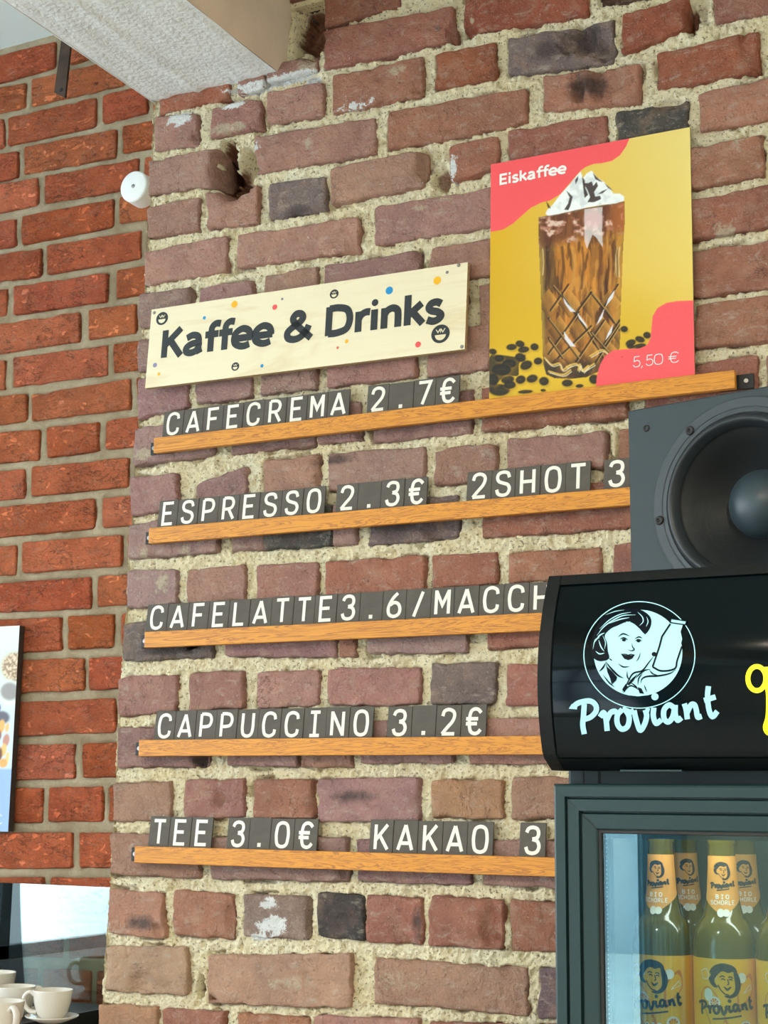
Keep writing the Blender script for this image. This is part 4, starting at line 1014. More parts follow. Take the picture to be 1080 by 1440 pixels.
pn.poly([(20, 200), (760, 70), (738, 92), (722, 130), (690, 175), (650, 203), (600, 214), (560, 218), (520, 232), (492, 252), (440, 312), (390, 370), (340, 402), (290, 415), (240, 440), (200, 475), (150, 520), (100, 550), (20, 566)], PINK)
pn.poly([(1090, 908), (980, 912), (925, 922), (880, 948), (856, 990), (850, 1050), (846, 1100), (828, 1135), (790, 1153), (700, 1157), (655, 1163), (615, 1190), (590, 1235), (575, 1285), (565, 1390), (1090, 1330)], PINK)
# the cream overlaps the pink field
# ---
cm2 = inpoly(zx, zy, CR) & (zx > 300)
pos = PB.o + UU[..., None] * PB.U + VV[..., None] * PB.V + PB.Nn * .0003
idx = np.arange(UU.size).reshape(UU.shape)
q = np.stack([idx[:-1, :-1], idx[:-1, 1:], idx[1:, 1:], idx[1:, :-1]], -1).reshape(-1, 4)
colr = np.concatenate([pn.c.reshape(-1, 3), np.ones((UU.size, 1))], 1)
M_PRINT = vcol_mat('printed_poster', .45, .3)
PB.slab('board', th, flat('board_edge', 150, 130, 92), poster, quad=[(0, low), (PB.W, low), (PB.W, top), (0, top)])
link('printed_picture', np_mesh('printed_picture', pos.reshape(-1, 3), q, {'print': colr}), M_PRINT, poster)
D = Dec(lambda u, v, l: PB.pt(u, v, .0006 + l))
a0 = PB.uv(680 + 88 / 3.6, 170 + 323 / 3.6); a1 = PB.uv(680 + 421 / 3.6, 170 + 264 / 3.6); a2 = PB.uv(680 + 90 / 3.6, 170 + 270 / 3.6)
hum_text(D, 'Eiskaffee', a0[0] - .003, (a0[1] + a1[1]) / 2, a1[0] - a0[0] + .003, (a2[1] - a0[1]), (a2[1] - a0[1]) * .105)
M_PW = flat('print_white', 244, 240, 236)
D.build('title_lettering', M_PW, poster)
D = Dec(lambda u, v, l: PB.pt(u, v, .0006 + l))
a0 = PB.uv(680 + 757 / 3.6, 170 + 1248 / 3.6); a1 = PB.uv(680 + 906 / 3.6, 170 + 1228 / 3.6); a2 = PB.uv(680 + 762 / 3.6, 170 + 1196 / 3.6)
hh = a2[1] - a0[1]; adv = (a1[0] - a0[0]) / 3.55
x_ = a0[0]
for c_, k_ in (('5', 1), (',', .55), ('5', 1), ('0', 1.2)):
    glyph(D, MONO[c_], x_ - (.004 if c_ == ',' else 0), a0[1], adv * (1.5 if c_ != '0' else 1.75), hh, .0006); x_ += adv * k_ * 1.0
a3 = PB.uv(680 + 938 / 3.6, 170 + 1222 / 3.6)
glyph(D, MONO['€'], a3[0], a0[1], adv * 1.9, hh, .0006)
D.build('price_lettering', M_PW, poster)
MB().lathe([(0, -.001), (.0012, -.001), (.0016, 0)], 10, tuple(PB.pt(*PB.uv(874.5, 502), .0004)), 'y').build('pin', DOTC['r'], poster)

# ------------------------------------------------------------------ poster on the red wall, cut by the frame
LB = Board((-60, 1167.5, YL - .02), (11.5, 1169.5, YL - .02), (-50, 885, YL - .02))
lp = empty('wall_poster', 'pale blue food poster with bowls and nuts on the red brick wall', 'poster')
hL = LB.uv(22.5, 880)[1]
LB.slab('board', .016, flat('board_edge_dark', 60, 56, 52), lp, quad=[(0, 0), (LB.W, 0), (LB.W, hL), (0, hL)])
nu, nv = 70, 230
UU, VV = np.meshgrid(np.linspace(0, LB.W, nu), np.linspace(0, hL, nv))
p_ = LB.o + UU[..., None] * LB.U + VV[..., None] * LB.V; x_, y_ = proj(p_); zx = (x_) * 4.364; zy = (y_ - 860) * 4.364
pn = Paint(zx, zy); t_ = sstep(100, 700, zy)[..., None]
pn.c = pn.col((218, 238, 238)) * (1 - t_) + pn.col((206, 222, 232)) * t_
pn.blob(92, 345, 100, 118, (214, 236, 224)); pn.blob(96, 340, 88, 92, (196, 172, 140)); 
gr = fbm(zx * .09, zy * .09, 3, 3); inb = 1 - sstep(.9, 1, np.hypot((zx - 96) / 88, (zy - 340) / 92)); pn.put(inb * sstep(0, .3, gr) * .8, (232, 214, 186)); pn.put(inb * sstep(0, .3, -gr) * .8, (140, 112, 86))
pn.blob(60, 500, 66, 76, (226, 234, 230)); pn.blob(60, 490, 58, 56, (150, 148, 146)); pn.blob(-20, 590, 26, 30, (40, 80, 150)); pn.blob(10, 650, 50, 40, (96, 96, 110))
for cx, cy, rx, ry, cc in ((10, 705, 20, 42, (230, 176, 96)), (45, 712, 12, 30, (238, 190, 120)), (-20, 760, 30, 40, (150, 90, 60)), (38, 790, 20, 40, (196, 138, 120)), (22, 850, 18, 40, (240, 190, 110)), (-12, 880, 26, 50, (120, 70, 44)), (45, 900, 12, 40, (236, 200, 130)), (20, 930, 26, 28, (226, 170, 90)), (-40, 900, 30, 60, (60, 50, 46))): pn.blob(cx, cy, rx, ry, cc, 10)
pn.put(sstep(955, 975, zy), (150, 184, 226))
pn.line([(12, 1255), (-4, 1248), (-10, 1275), (-4, 1302), (12, 1296)], 2.2, (232, 238, 244))
idx = np.arange(UU.size).reshape(UU.shape); q = np.stack([idx[:-1, :-1], idx[:-1, 1:], idx[1:, 1:], idx[1:, :-1]], -1).reshape(-1, 4)
link('printed_picture', np_mesh('printed_picture', (p_ + LB.Nn * .0004).reshape(-1, 3), q, {'print': np.concatenate([pn.c.reshape(-1, 3), np.ones((UU.size, 1))], 1)}), M_PRINT, lp)

# ------------------------------------------------------------------ round white detector on the red wall
c = P(189.5, 263, YL - .04)
det = empty('wall_detector', 'round white plastic detector on the red brick wall beside the pier', 'detector', loc=(c[0], YL, c[2]))
MB().lathe([(0, -.046), (.012, -.046), (.031, -.0458), (.0345, -.0445), (.0358, -.041), (.0358, -.004)], 48, (0, 0, 0), 'y').build('cover', M_WHITEPLA, det, True)
MB().lathe([(0, -.0472), (.004, -.0472), (.0048, -.0458)], 16, (0, 0, 0), 'y').build('button', M_STEEL, det, True)
MB().lathe([(.033, -.006), (.033, -.0005)], 32, (0, 0, 0), 'y').build('base_plate', M_WHITEPLA, det, True)

# hanging iron strap
ys = YL - .06
a = P(88, 42, ys); b = P(101, 46, ys); c = P(91, 137, ys); d = P(76, 130, ys)
dzs = (3.358 - a[2]) / (a[2] - d[2])
a2 = a + (a - d) * dzs; b2 = b + (b - c) * dzs; b2[2] = a2[2] = 3.358
vs = []
for yy in (0, .006):
    for p in (a2, b2, c, d): vs.append(p + np.array([0, yy, 0]))
st = empty('iron_strap', 'dark rusty iron strap hanging from the ceiling before the red bricks', 'strap')
mesh('strip', vs, [(3, 2, 1, 0), (4, 5, 6, 7), (0, 1, 5, 4), (1, 2, 6, 5), (2, 3, 7, 6), (3, 0, 4, 7)], M_RUST, st)
hp = P(85.5, 126, ys - .001)
MB().lathe([(0, -.001), (.004, -.001), (.005, 0.0005)], 12, tuple(hp), 'y').build('strap_disc', M_BLK, st)  # dark disc added in place of the hole in the strap
hp = P(93, 60, ys - .001)
MB().lathe([(0, -.001), (.004, -.001), (.005, 0.0005)], 12, tuple(hp), 'y').build('strap_disc', M_BLK, st)
hk = P(652 / 3 + 400, 127 / 3, FACE)
ey = empty('screw_eye', 'small steel eye screwed into the brick above the drinks poster', 'screw eye')
mb = MB(); n1, n2 = 18, 6
for i in range(n1):
    A = 2 * math.pi * i / n1
    for j in range(n2):
        B = 2 * math.pi * j / n2; r = .0036 + .001 * math.cos(B); mb.v.append((hk[0] + r * math.cos(A), -.010 + .001 * math.sin(B), hk[2] + r * math.sin(A)))
for i in range(n1):
    for j in range(n2): mb.f.append((i * n2 + j, ((i + 1) % n1) * n2 + j, ((i + 1) % n1) * n2 + (j + 1) % n2, i * n2 + (j + 1) % n2))
mb.build('ring', M_STEEL, ey, True)
MB().lathe([(.001, -.010), (.001, .01)], 8, (hk[0], 0, hk[2] - .0036), 'y').build('shank', M_STEEL, ey)

# ------------------------------------------------------------------ glass splash pane, machine top, cups
a = P(0, 1241, YL - .012)
M_PANE = glass_mat('clear_pane', (.93, .97, .96, 1), 1.0)
gp = MB().box(-4.0, -1.735, YL - .018, YL - .012, .9, a[2]).build('glass_splash_panel', M_PANE)
tag(gp, 'clear glass splash panel in front of the lower red bricks, mirroring the street', 'glass panel')
for xx in (-3.9, -2.9, -1.9):
    pass
MZ = None
pe = P(142, 1419, .20); MZ = pe[2]; MXE = pe[0]
MYA = -1.0
mach = empty('coffee_machine', 'steel coffee machine whose black edged top carries the white cups', 'coffee machine')
MB().box(MXE - .8, MXE - .003, MYA, .29, MZ - .45, MZ - .030, .006).build('housing', mat('machine_side_beige', srgb(150, 128, 104), 0.35, .3), mach)
MB().box(MXE - .8, MXE - .004, MYA, .30, MZ - .030, MZ - .012, .003).build('cup_tray', M_BLK, mach)
MB().box(MXE - .80, MXE - .012, MYA + .01, .295, MZ - .012, MZ - .006, .002).build('tray_mat', mat('dark_rubber', srgb(30, 30, 30), .5), mach)
MB().box(MXE - .006, MXE, MYA, .30, MZ - .030, MZ, .002).box(MXE - .8, MXE, MYA - .004, MYA, MZ - .03, MZ, .001).build('tray_rim', mat('black_rim', srgb(22, 22, 22), .3), mach)
for k in range(4): MB().lathe([(.03, 0), (.03, MZ - .45)], 16, (MXE - (.08 if k % 2 else .7), MYA + .1 if k < 2 else .2, 0)).build('leg', M_BLK, mach)
TZ = MZ - .006
def at_z(px, py, z):
    r = RW @ np.array([px - 540.0, py - 720.0, FPX]); t = (z - CAMZ) / r[2]; return np.array([r[0] * t, -CAMD + r[1] * t, z])
def cup(lab, px, py, R, H, ang, z=TZ, saucer=True, py_is='base', tilt=0, dark=False):
    p = at_z(px, py, z + (.012 if saucer else 0))
    C = empty('coffee_cup', lab, 'cup', 'white cups on the coffee machine', (p[0], p[1], z + (.0125 if saucer else 0)))
    C.rotation_euler = (0, 0, ang)
    prof = [(0, .002), (R * .5, .002), (R * .55, 0), (R * .60, .003), (R * .78, H * .22), (R * .93, H * .55), (R, H * .97), (R * .992, H), (R * .955, H * .985), (R * .88, H * .55), (R * .72, H * .25), (R * .4, H * .12), (0, H * .11)]
    MB().lathe(prof, 48).build('bowl', M_PORC, C, True)
    # handle
    path = smooth([(R * .93, H * .80), (R * 1.20, H * .90), (R * 1.48, H * .74), (R * 1.45, H * .46), (R * 1.18, H * .26), (R * .80, H * .22)], 6)
    mb = MB(); n2 = 10; k = 0
    for i, q in enumerate(path):
        t = path[min(i + 1, len(path) - 1)] - path[max(i - 1, 0)]; t = t / np.hypot(*t); nn = (-t[1], t[0])
        for j in range(n2):
            B = 2 * math.pi * j / n2; r1 = .0042; r2 = .0065
            mb.v.append((q[0] + nn[0] * r1 * math.cos(B), r2 * math.sin(B), q[1] + nn[1] * r1 * math.cos(B)))
    for i in range(len(path) - 1):
        for j in range(n2): mb.f.append((i * n2 + j, i * n2 + (j + 1) % n2, (i + 1) * n2 + (j + 1) % n2, (i + 1) * n2 + j))
    mb.build('handle', M_PORC, C, True)
    if saucer:
        S = MB().lathe([(0, .001), (R * .6, 0), (R * .72, .001), (R * 1.32, .010), (R * 1.36, .0125), (R * 1.30, .0125), (R * .72, .0050), (0, .0045)], 48, (0, 0, 0))
        so = S.build('saucer', M_PORC, None, True); so.location = (p[0], p[1], z)
        tag(so, 'white saucer under the cup ' + ('nearest the brick pier' if px > 50 else 'cut by the left frame edge'), 'saucer', 'saucers on the coffee machine')
        C.location.z = z + .0058
    return C
cup('white cup by the brick pier, rightmost of the cups', 73, 1428, .036, .052, math.radians(200))
cup('white cup with its ear handle facing right, partly cut by the frame edge', -3, 1454, .042, .060, math.radians(-22))
cup('white cup standing between the rightmost cup and the cut off one', 20, 1430, .037, .056, math.radians(60), saucer=False)
cup('white cup farthest left and highest, only its rim showing', -12, 1416, .044, .066, math.radians(120), saucer=False)

# ------------------------------------------------------------------ fridge
M_FR = mat('fridge_dark_plastic', srgb(25, 50, 52), .38, bump=.05, bscale=500, spec=.5)
M_FRB = mat('fridge_body_dark', srgb(27, 46, 48), .45)
M_CAP = mat('textured_black_plastic', srgb(16, 20, 21), .5, spec=.22, bump=.5, bscale=420, bdist=.0006)
M_GLOSS = mat('glossy_black_panel', srgb(2, 11, 15), .06, spec=.22)
M_INT = mat('fridge_interior', srgb(86, 92, 92), .5)
DY = -.845      # front of the door frame
fr = empty('drinks_fridge', 'black display fridge with lit header, framed glass door and bottles inside', 'fridge')
dxl = P(778.5, 1250, DY)[0]; dzt = P(778, 1102, DY)[2]
FW = .60; DZB = .28; BX0 = P(796, 1092, DY + .035)[0]; BX1 = BX0 + FW
hz1 = P(920, 800, DY - .005)[2]; hz0 = P(900, 1083, DY - .01)[2]
BODYB = -.24; BFR = DY + .04
hxl = P(757, 950, DY - .03)[0]
TOPZ = hz1 - .012
# cabinet: walls around an open front
cab = MB()
cab.box(BX0, BX0 + .035, BFR, BODYB, .06, TOPZ, .003).box(BX1 - .035, BX1, BFR, BODYB, .06, TOPZ, .003).box(BX0 + .03, BX1 - .03, BODYB - .03, BODYB - .001, .08, TOPZ - .002)
cab.box(BX0 + .03, BX1 - .03, BFR + .001, BODYB, dzt - .009, TOPZ - .001).box(BX0 + .03, BX1 - .03, BFR + .001, BODYB, .06, DZB + .03)
cab.build('cabinet', M_FRB, fr)
MB().box(BX0 + .0355, BX0 + .040, BFR + .02, BODYB - .031, DZB + .031, dzt - .031).box(BX1 - .040, BX1 - .0355, BFR + .02, BODYB - .031, DZB + .031, dzt - .031).box(BX0 + .036, BX1 - .036, BODYB - .036, BODYB - .031, DZB + .031, dzt - .031).box(BX0 + .036, BX1 - .036, BFR + .02, BODYB - .036, dzt - .014, dzt - .010).build('inner_liner', M_INT, fr)
for xx in (BX0 + .06, BX1 - .06):
    for yy in (BFR + .06, BODYB - .06): MB().lathe([(.02, 0), (.02, .06)], 12, (xx, yy, 0)).build('foot', M_BLK, fr)
# seam on the neck over the door
MB().box(BX0 + .016, BX0 + .0172, BFR - .0006, BFR + .002, dzt - .02, hz0 + .02).build('seam', M_BLK, fr)
# door frame: stepped profile swept round the mitred rectangle
dxr = dxl + FW + .012
prof = [(0, .035), (0, .004), (.0012, .001), (.003, 0), (.0122, .0005), (.0126, .0062), (.0136, .0062), (.0152, .0014), (.0260, .002), (.0264, .0080), (.0274, .0080), (.0292, .0034), (.0425, .0048), (.0438, .0065), (.0438, .020)]
def frame(x0, x1, z0, z1, prof, y):
    mb = MB(); n = len(prof)
    for i, (o_, dp) in enumerate(prof):
        for (x, z) in ((x0 + o_, z1 - o_), (x1 - o_, z1 - o_), (x1 - o_, z0 + o_), (x0 + o_, z0 + o_)): mb.v.append((x, y + dp, z))
    for i in range(n - 1):
        for k in range(4): a = i * 4 + k; b = i * 4 + (k + 1) % 4; mb.f.append((a, b, b + 4, a + 4))
    return mb
door = frame(dxl, dxr, DZB, dzt, prof, DY).build('door_frame', M_FR, fr)
ix0, ix1, iz0, iz1 = dxl + .0438, dxr - .0438, DZB + .0438, dzt - .0438
MB().box(dxl + .002, dxl + .0436, DY + .0345, DY + .036, DZB, dzt).box(dxr - .0436, dxr - .002, DY + .0345, DY + .036, DZB, dzt).box(dxl + .002, dxr - .002, DY + .0345, DY + .036, dzt - .0436, dzt).box(dxl + .002, dxr - .002, DY + .0345, DY + .036, DZB, DZB + .0436).build('door_back', M_FRB, door)
frame(ix0, ix1, iz0, iz1, [(0, .0078), (.0028, .0076), (.0036, .0085), (.0036, .011)], DY).build('glass_bead', M_BLK, door)
for c_ in ((ix0, iz1, 1, -1), (dxl, dzt, 1, -1)): pass
# mitre line at the upper left corner
mt = MB()
for (o0, o1) in ((.003, .0125), (.0165, .0262), (.030, .0425)):
    dpt = {.003: .0002, .0165: .0013, .030: .0031}[o0]
    mt.add([(dxl + o0 - .0003, DY + dpt - .0002, dzt - o0 - .0003), (dxl + o0 + .0003, DY + dpt - .0002, dzt - o0 + .0003), (dxl + o1 + .0003, DY + dpt + .0009, dzt - o1 + .0003), (dxl + o1 - .0003, DY + dpt + .0009, dzt - o1 - .0003)], [(0, 1, 2, 3)])
mt.build('mitre_joint', M_BLK, door)
M_FGL = glass_mat('fridge_door_glass', (.78, .90, .92, 1), 1.5)
MB().box(ix0 + .0006, ix1 - .0006, DY + .0105, DY + .0140, iz0 + .001, iz1 - .001).build('door_glass', M_FGL, fr)
# inner spacer bar of the double pane: row of small holes
sp = MB()
k_ = iz1 - .004
while k_ > iz0 + .6:
    sp.box(ix0 + .0052, ix0 + .0060, DY + .0148, DY + .0152, k_ - .0012, k_); k_ -= .0042
sp.build('spacer_holes', M_STEEL, door)['kind'] = 'stuff'
MB().box(ix0 + .001, ix0 + .0085, DY + .0152, DY + .0156 + .002, iz0, iz1).box(ix0, ix1, DY + .0152, DY + .0172, iz1 - .008, iz1 - .001).build('spacer_bar', M_BLK, door)
# header light box: bulging profile
hxr = hxl + FW + .06
HB = DY + .03
def hy(z):
    t = (z - hz0) / (hz1 - hz0)
    return DY + .012 - .042 * math.sin(math.pi * min(max(t * .80 + .16, 0), 1)) ** .8 + (.018 * max(0, (.07 - t) / .07))
def sweep(x0, x1, za, zb_, off, n=26, capsides=True, back=None):
    mb = MB(); zs = np.linspace(za, zb_, n)
    for x in (x0, x1):
        for z in zs: mb.v.append((x, hy(z) + off, z))
        for z in zs: mb.v.append((x, (back if back is not None else HB), z))
    m2 = 2 * n
    for i in range(n - 1):
        mb.f.append((i, m2 + i, m2 + i + 1, i + 1)); mb.f.append((n + i, n + i + 1, m2 + n + i + 1, m2 + n + i))
        mb.f.append((i, i + 1, n + i + 1, n + i)); mb.f.append((m2 + i, m2 + n + i, m2 + n + i + 1, m2 + i + 1))
    mb.f.append((0, n, m2 + n, m2)); mb.f.append((n - 1, m2 + n - 1, m2 + 2 * n - 1, 2 * n - 1))
    return mb
HZ_L = P(900, 1066, DY - .03)[2]; HZ_U = P(920, 816, DY)[2]
hb = sweep(hxl + .013, hxr - .013, HZ_L, HZ_U, 0, 40).build('header_panel', M_GLOSS, fr, True); auto_smooth(hb, 35)
cp = sweep(hxl, hxl + .0135, hz0, hz1, -.0028, 34).build('end_cap', M_CAP, fr); auto_smooth(cp, 35)
cp = sweep(hxr - .0135, hxr, hz0, hz1, -.0028, 34).build('end_cap', M_CAP, fr); auto_smooth(cp, 35)
tp = sweep(hxl + .0136, hxr - .0136, HZ_U, hz1, -.0022, 8).build('top_trim', M_CAP, fr); auto_smooth(tp, 35)
bt = sweep(hxl + .0136, hxr - .0136, hz0, HZ_L, -.0015, 8).build('bottom_trim', mat('black_trim', srgb(10, 14, 16), .3, spec=.25), fr); auto_smooth(bt, 35)
MB().box(P(874, 1080, DY)[0], P(960, 1080, DY)[0], DY - .004, DY + .01, hz0 - .0012, hz0 + .0005).build('light_clip', M_FR, bt)
def Hs(px, py, lift=0.0):
    Y = DY - .03
    for _ in range(6):
        p = P(px, py, Y); Y = hy(p[2])
    p = P(px, py, Y)
    return (p[0], Y - .0004 - lift, p[2])
ZS = 3.1765
Z = lambda x, y: (740 + x / ZS, 790 + y / ZS)
M_LIT = mat('lit_ice_white', srgb(152, 204, 212), .5, emit=srgb(170, 232, 242), es=.24)
M_LIT2 = mat('lit_pale_blue', srgb(146, 196, 216), .5, emit=srgb(160, 220, 244), es=.24)
M_YEL = mat('lit_yellow', srgb(240, 236, 20), .5, emit=srgb(246, 240, 16), es=.45)
M_DARKINK = mat('emblem_ink', srgb(4, 14, 24), .4, spec=.1)
fD = lambda u, v, l: Hs(*Z(u, v), l)
D = Dec(fD); D.line(ell(506, 416, 248, 238, 90), 2.0, closed=True); em = D.build('emblem_ring', M_LIT, hb)
def fill_grid(D, pts, step, lift):
    """dense fill so the shape follows the curved panel: cells inside the polygon"""
    p = np.array(pts, float); y0, y1 = p[:, 1].min(), p[:, 1].max(); n = max(2, int((y1 - y0) / step)); ys = np.linspace(y0, y1, n + 1)
    def spans(y):
        xs = []
        for i in range(len(p)):
            a = p[i]; b = p[(i + 1) % len(p)]
            if (a[1] > y) != (b[1] > y): xs.append(a[0] + (b[0] - a[0]) * (y - a[1]) / (b[1] - a[1]))
        return sorted(xs)
    for a, b in zip(ys[:-1], ys[1:]):
        s0 = spans(a + 1e-4 * (b - a) + 1e-6); s1 = spans(b - 1e-4 * (b - a) - 1e-6)
        if len(s0) == len(s1):
            for k in range(0, len(s0) - 1, 2): D._add([(s0[k], a), (s0[k + 1], a), (s1[k + 1], b), (s1[k], b)], [(0, 1, 2, 3)], lift)
        else:
            sm_ = spans((a + b) / 2)
            for k in range(0, len(sm_) - 1, 2): D._add([(sm_[k], a), (sm_[k + 1], a), (sm_[k + 1], b), (sm_[k], b)], [(0, 1, 2, 3)], lift)
D = Dec(fD); fill_grid(D, ell(500, 407, 198, 194, 80), 5, .0000)
BOT = [(650, 254), (716, 266), (712, 282), (700, 282), (690, 312), (697, 345), (666, 478), (610, 490), (566, 474), (606, 336), (645, 276)]
fill_grid(D, BOT, 4, .0000)
D.build('emblem_disc', M_LIT, hb)
D = Dec(fD); L1, L2 = .00035, .0007
HAIR = smooth([(362, 362), (352, 330), (378, 300), (410, 285), (452, 268), (480, 276), (508, 300), (528, 322), (540, 318), (556, 292), (560, 262), (548, 238), (516, 216), (470, 207), (420, 212), (372, 228), (336, 256), (312, 294), (300, 330), (290, 380), (296, 420), (318, 442), (350, 444), (372, 430), (366, 400)], 4, True)
fill_grid(D, HAIR, 4, L1)
for st, w in (([(412, 336), (434, 322), (464, 332)], 3), ([(486, 345), (505, 336), (520, 342)], 3), ([(420, 346), (438, 340), (456, 350)], 3), ([(488, 354), (503, 348), (518, 354)], 3), ([(474, 362), (476, 380), (484, 392), (470, 398), (456, 392)], 2.6),
              ([(424, 412), (446, 414), (456, 418), (470, 414), (486, 416)], 3), ([(512, 405), (504, 430), (492, 446)], 2.2), ([(412, 456), (436, 470), (462, 468)], 3), ([(372, 432), (386, 442)], 2.5),
              ([(356, 452), (344, 474), (328, 490)], 4), ([(356, 446), (380, 476), (412, 508), (436, 520)], 4.2), ([(345, 506), (372, 540), (396, 560)], 3), ([(452, 488), (454, 516), (468, 530)], 3), ([(430, 582), (450, 548), (478, 500), (520, 486), (552, 446), (570, 424)], 3.6),
              ([(434, 586), (462, 556), (486, 560), (520, 584)], 3), ([(466, 538), (490, 556), (500, 570)], 3), ([(490, 520), (506, 504), (530, 486), (556, 480)], 3.4), ([(512, 545), (520, 522), (545, 512), (590, 510), (640, 500), (668, 484)], 4), ([(500, 552), (504, 522), (520, 500)], 3), ([(552, 484), (566, 500), (590, 508)], 3), ([(528, 550), (540, 582)], 2.5)):
    D.line(st, w, sm=True, lift=L2, taper=True)
D.dot(438, 350, 9, 6, lift=L2); D.dot(503, 355, 8, 5.5, lift=L2); D.dot(573, 413, 11, 10, lift=L2)
D.poly([(424, 412), (455, 420), (487, 415), (476, 432), (458, 440), (440, 434)], lift=L2)
for pg in ([(356, 450), (364, 470), (386, 490), (408, 516), (404, 530), (392, 524), (384, 548), (376, 520), (364, 492)], [(430, 570), (446, 545), (456, 560), (440, 584)], [(500, 560), (516, 566), (528, 590), (508, 588)], [(452, 548), (476, 520), (500, 500), (482, 530), (462, 552)]): D.poly(pg, lift=L2)
B_ = [(645, 278), (608, 334), (596, 380), (566, 470)]
D.line(B_, 4, lift=L2); D.line([(566, 470), (606, 488), (664, 478), (676, 440), (697, 378)], 4, lift=L2, sm=True)
D.line([(648, 254), (718, 265), (712, 282), (645, 272), (648, 254)], 2.6, lift=L2)
D.build('emblem_drawing', M_DARKINK, hb)
D = Dec(fD)
for st, w in (([(318, 330), (350, 290), (400, 256), (440, 240), (490, 238)], 3.5), ([(330, 300), (372, 262), (420, 236), (470, 226)], 3), ([(308, 360), (330, 330), (352, 318)], 4), ([(372, 276), (420, 258), (462, 250)], 3.5), ([(500, 226), (520, 246), (524, 268), (508, 286)], 3), ([(312, 400), (330, 412), (352, 408)], 3.5), ([(326, 350), (336, 380), (350, 400)], 3.5), ([(540, 246), (546, 268), (538, 290)], 2.5), ([(300, 390), (310, 350), (330, 340)], 2.5), ([(344, 330), (356, 360), (352, 390)], 2.4), ([(356, 238), (400, 222), (440, 216)], 2)):
    D.line(st, w * .75, sm=True, lift=.0010, taper=True)
D.build('emblem_hair_light', M_LIT, hb)
D = Dec(fD); script_word(D, lambda x, y: (x, y), 12, .0011); D.line([(212, 640), (206, 650), (230, 652)], 8, lift=.0011)
D.build('header_lettering', M_LIT2, hb)
D = Dec(fD)
D.line(ell(1032, 522, 40, 54, 30), 11, closed=True, lift=.0011)
D.line([(1072, 470), (1076, 540), (1084, 600), (1082, 690), (1070, 740), (1086, 766), (1120, 750), (1130, 700), (1100, 640)], 11, sm=True, lift=.0011)
D.line([(1084, 560), (1120, 590), (1160, 540)], 11, sm=True, lift=.0011)
D.build('yellow_lettering', M_YEL, hb)
# fill tube and lamp added out of sight inside, to brighten the bottles
tube = MB().box(ix0 + .03, ix1 - .03, DY + .05, DY + .058, dzt - .028, dzt - .020, .002).build('added_fill_tube', mat('fill_tube_glow', (1, 1, 1, 1), emit=(1, .95, .85, 1), es=1.5), fr)
area('added_fill_light', ((ix0 + ix1) / 2, DY + .055, dzt - .030), (math.radians(35), 0, 0), .5, .02, power=.62, color=(1, .92, .78))

# shelf and bottles
BR = .0305
YB = -.735
bc = P(1020.5, 1395, YB)          # axis of the middle bottle
ztop_lab = P(1020, 1349, YB - BR)[2]; z_neck1 = P(1019, 1204, YB - .014)[2]; z_neck0 = P(1019, 1288, YB - .016)[2]
BBASE = ztop_lab - .118
mb = MB()
x_ = ix0 + .01
while x_ < BX1 - .04:
    mb.box(x_, x_ + .003, BFR + .03, BODYB - .05, BBASE - .005, BBASE - .001); x_ += .022
mb.box(ix0 + .0, BX1 - .04, BFR + .028, BFR + .033, BBASE - .008, BBASE - .001).box(ix0, BX1 - .04, BODYB - .055, BODYB - .05, BBASE - .008, BBASE - .001)
sh = mb.build('wire_shelf', M_STEEL, fr)
mb = MB(); zz = DZB + .2
M_BG = mat('olive_bottle', srgb(98, 84, 6), .14, spec=.5, coat=.6)
M_CAPB = mat('crown_cap', srgb(60, 58, 50), .35, .7)
M_OR = flat('label_orange_yellow', 255, 184, 14, .5); M_OR2 = flat('label_orange', 232, 130, 36, .5); M_LINK = flat('label_ink', 42, 40, 40, .5); M_LW = flat('label_white', 240, 234, 220, .5); M_NECK = flat('neck_label_amber', 226, 154, 66, .5)
hN = z_neck1 - BBASE + .006
def bottle_profile():
    zl = ztop_lab - BBASE
    zn0 = z_neck0 - BBASE; zn1 = z_neck1 - BBASE
    return [(0, .004), (BR * .8, .001), (BR * .97, .004), (BR, .010), (BR, zl + .004), (BR * .985, zl + .014), (BR * .92, zl + .024), (BR * .80, zl + .034), (BR * .66, zn0 - .002), (BR * .56, zn0 + .010), (BR * .50, zn0 + .022), (.0136, zn1 - .01), (.0130, zn1 + .012), (.0142, zn1 + .013), (.0142, zn1 + .019), (.0128, zn1 + .020), (.0125, zn1 + .026)]
PROF = bottle_profile()
def rad(z):
    for (r0, z0_), (r1, z1_) in zip(PROF[1:-1], PROF[2:]):
        if z0_ <= z <= z1_ and z1_ > z0_: return r0 + (r1 - r0) * (z - z0_) / (z1_ - z0_)
    return BR
def head_icon(D, cx, cz, s, lift):
    """small woman's head: hair mass, face, features"""
    T = lambda x, y: (cx + x * s, cz + y * s)
    return T
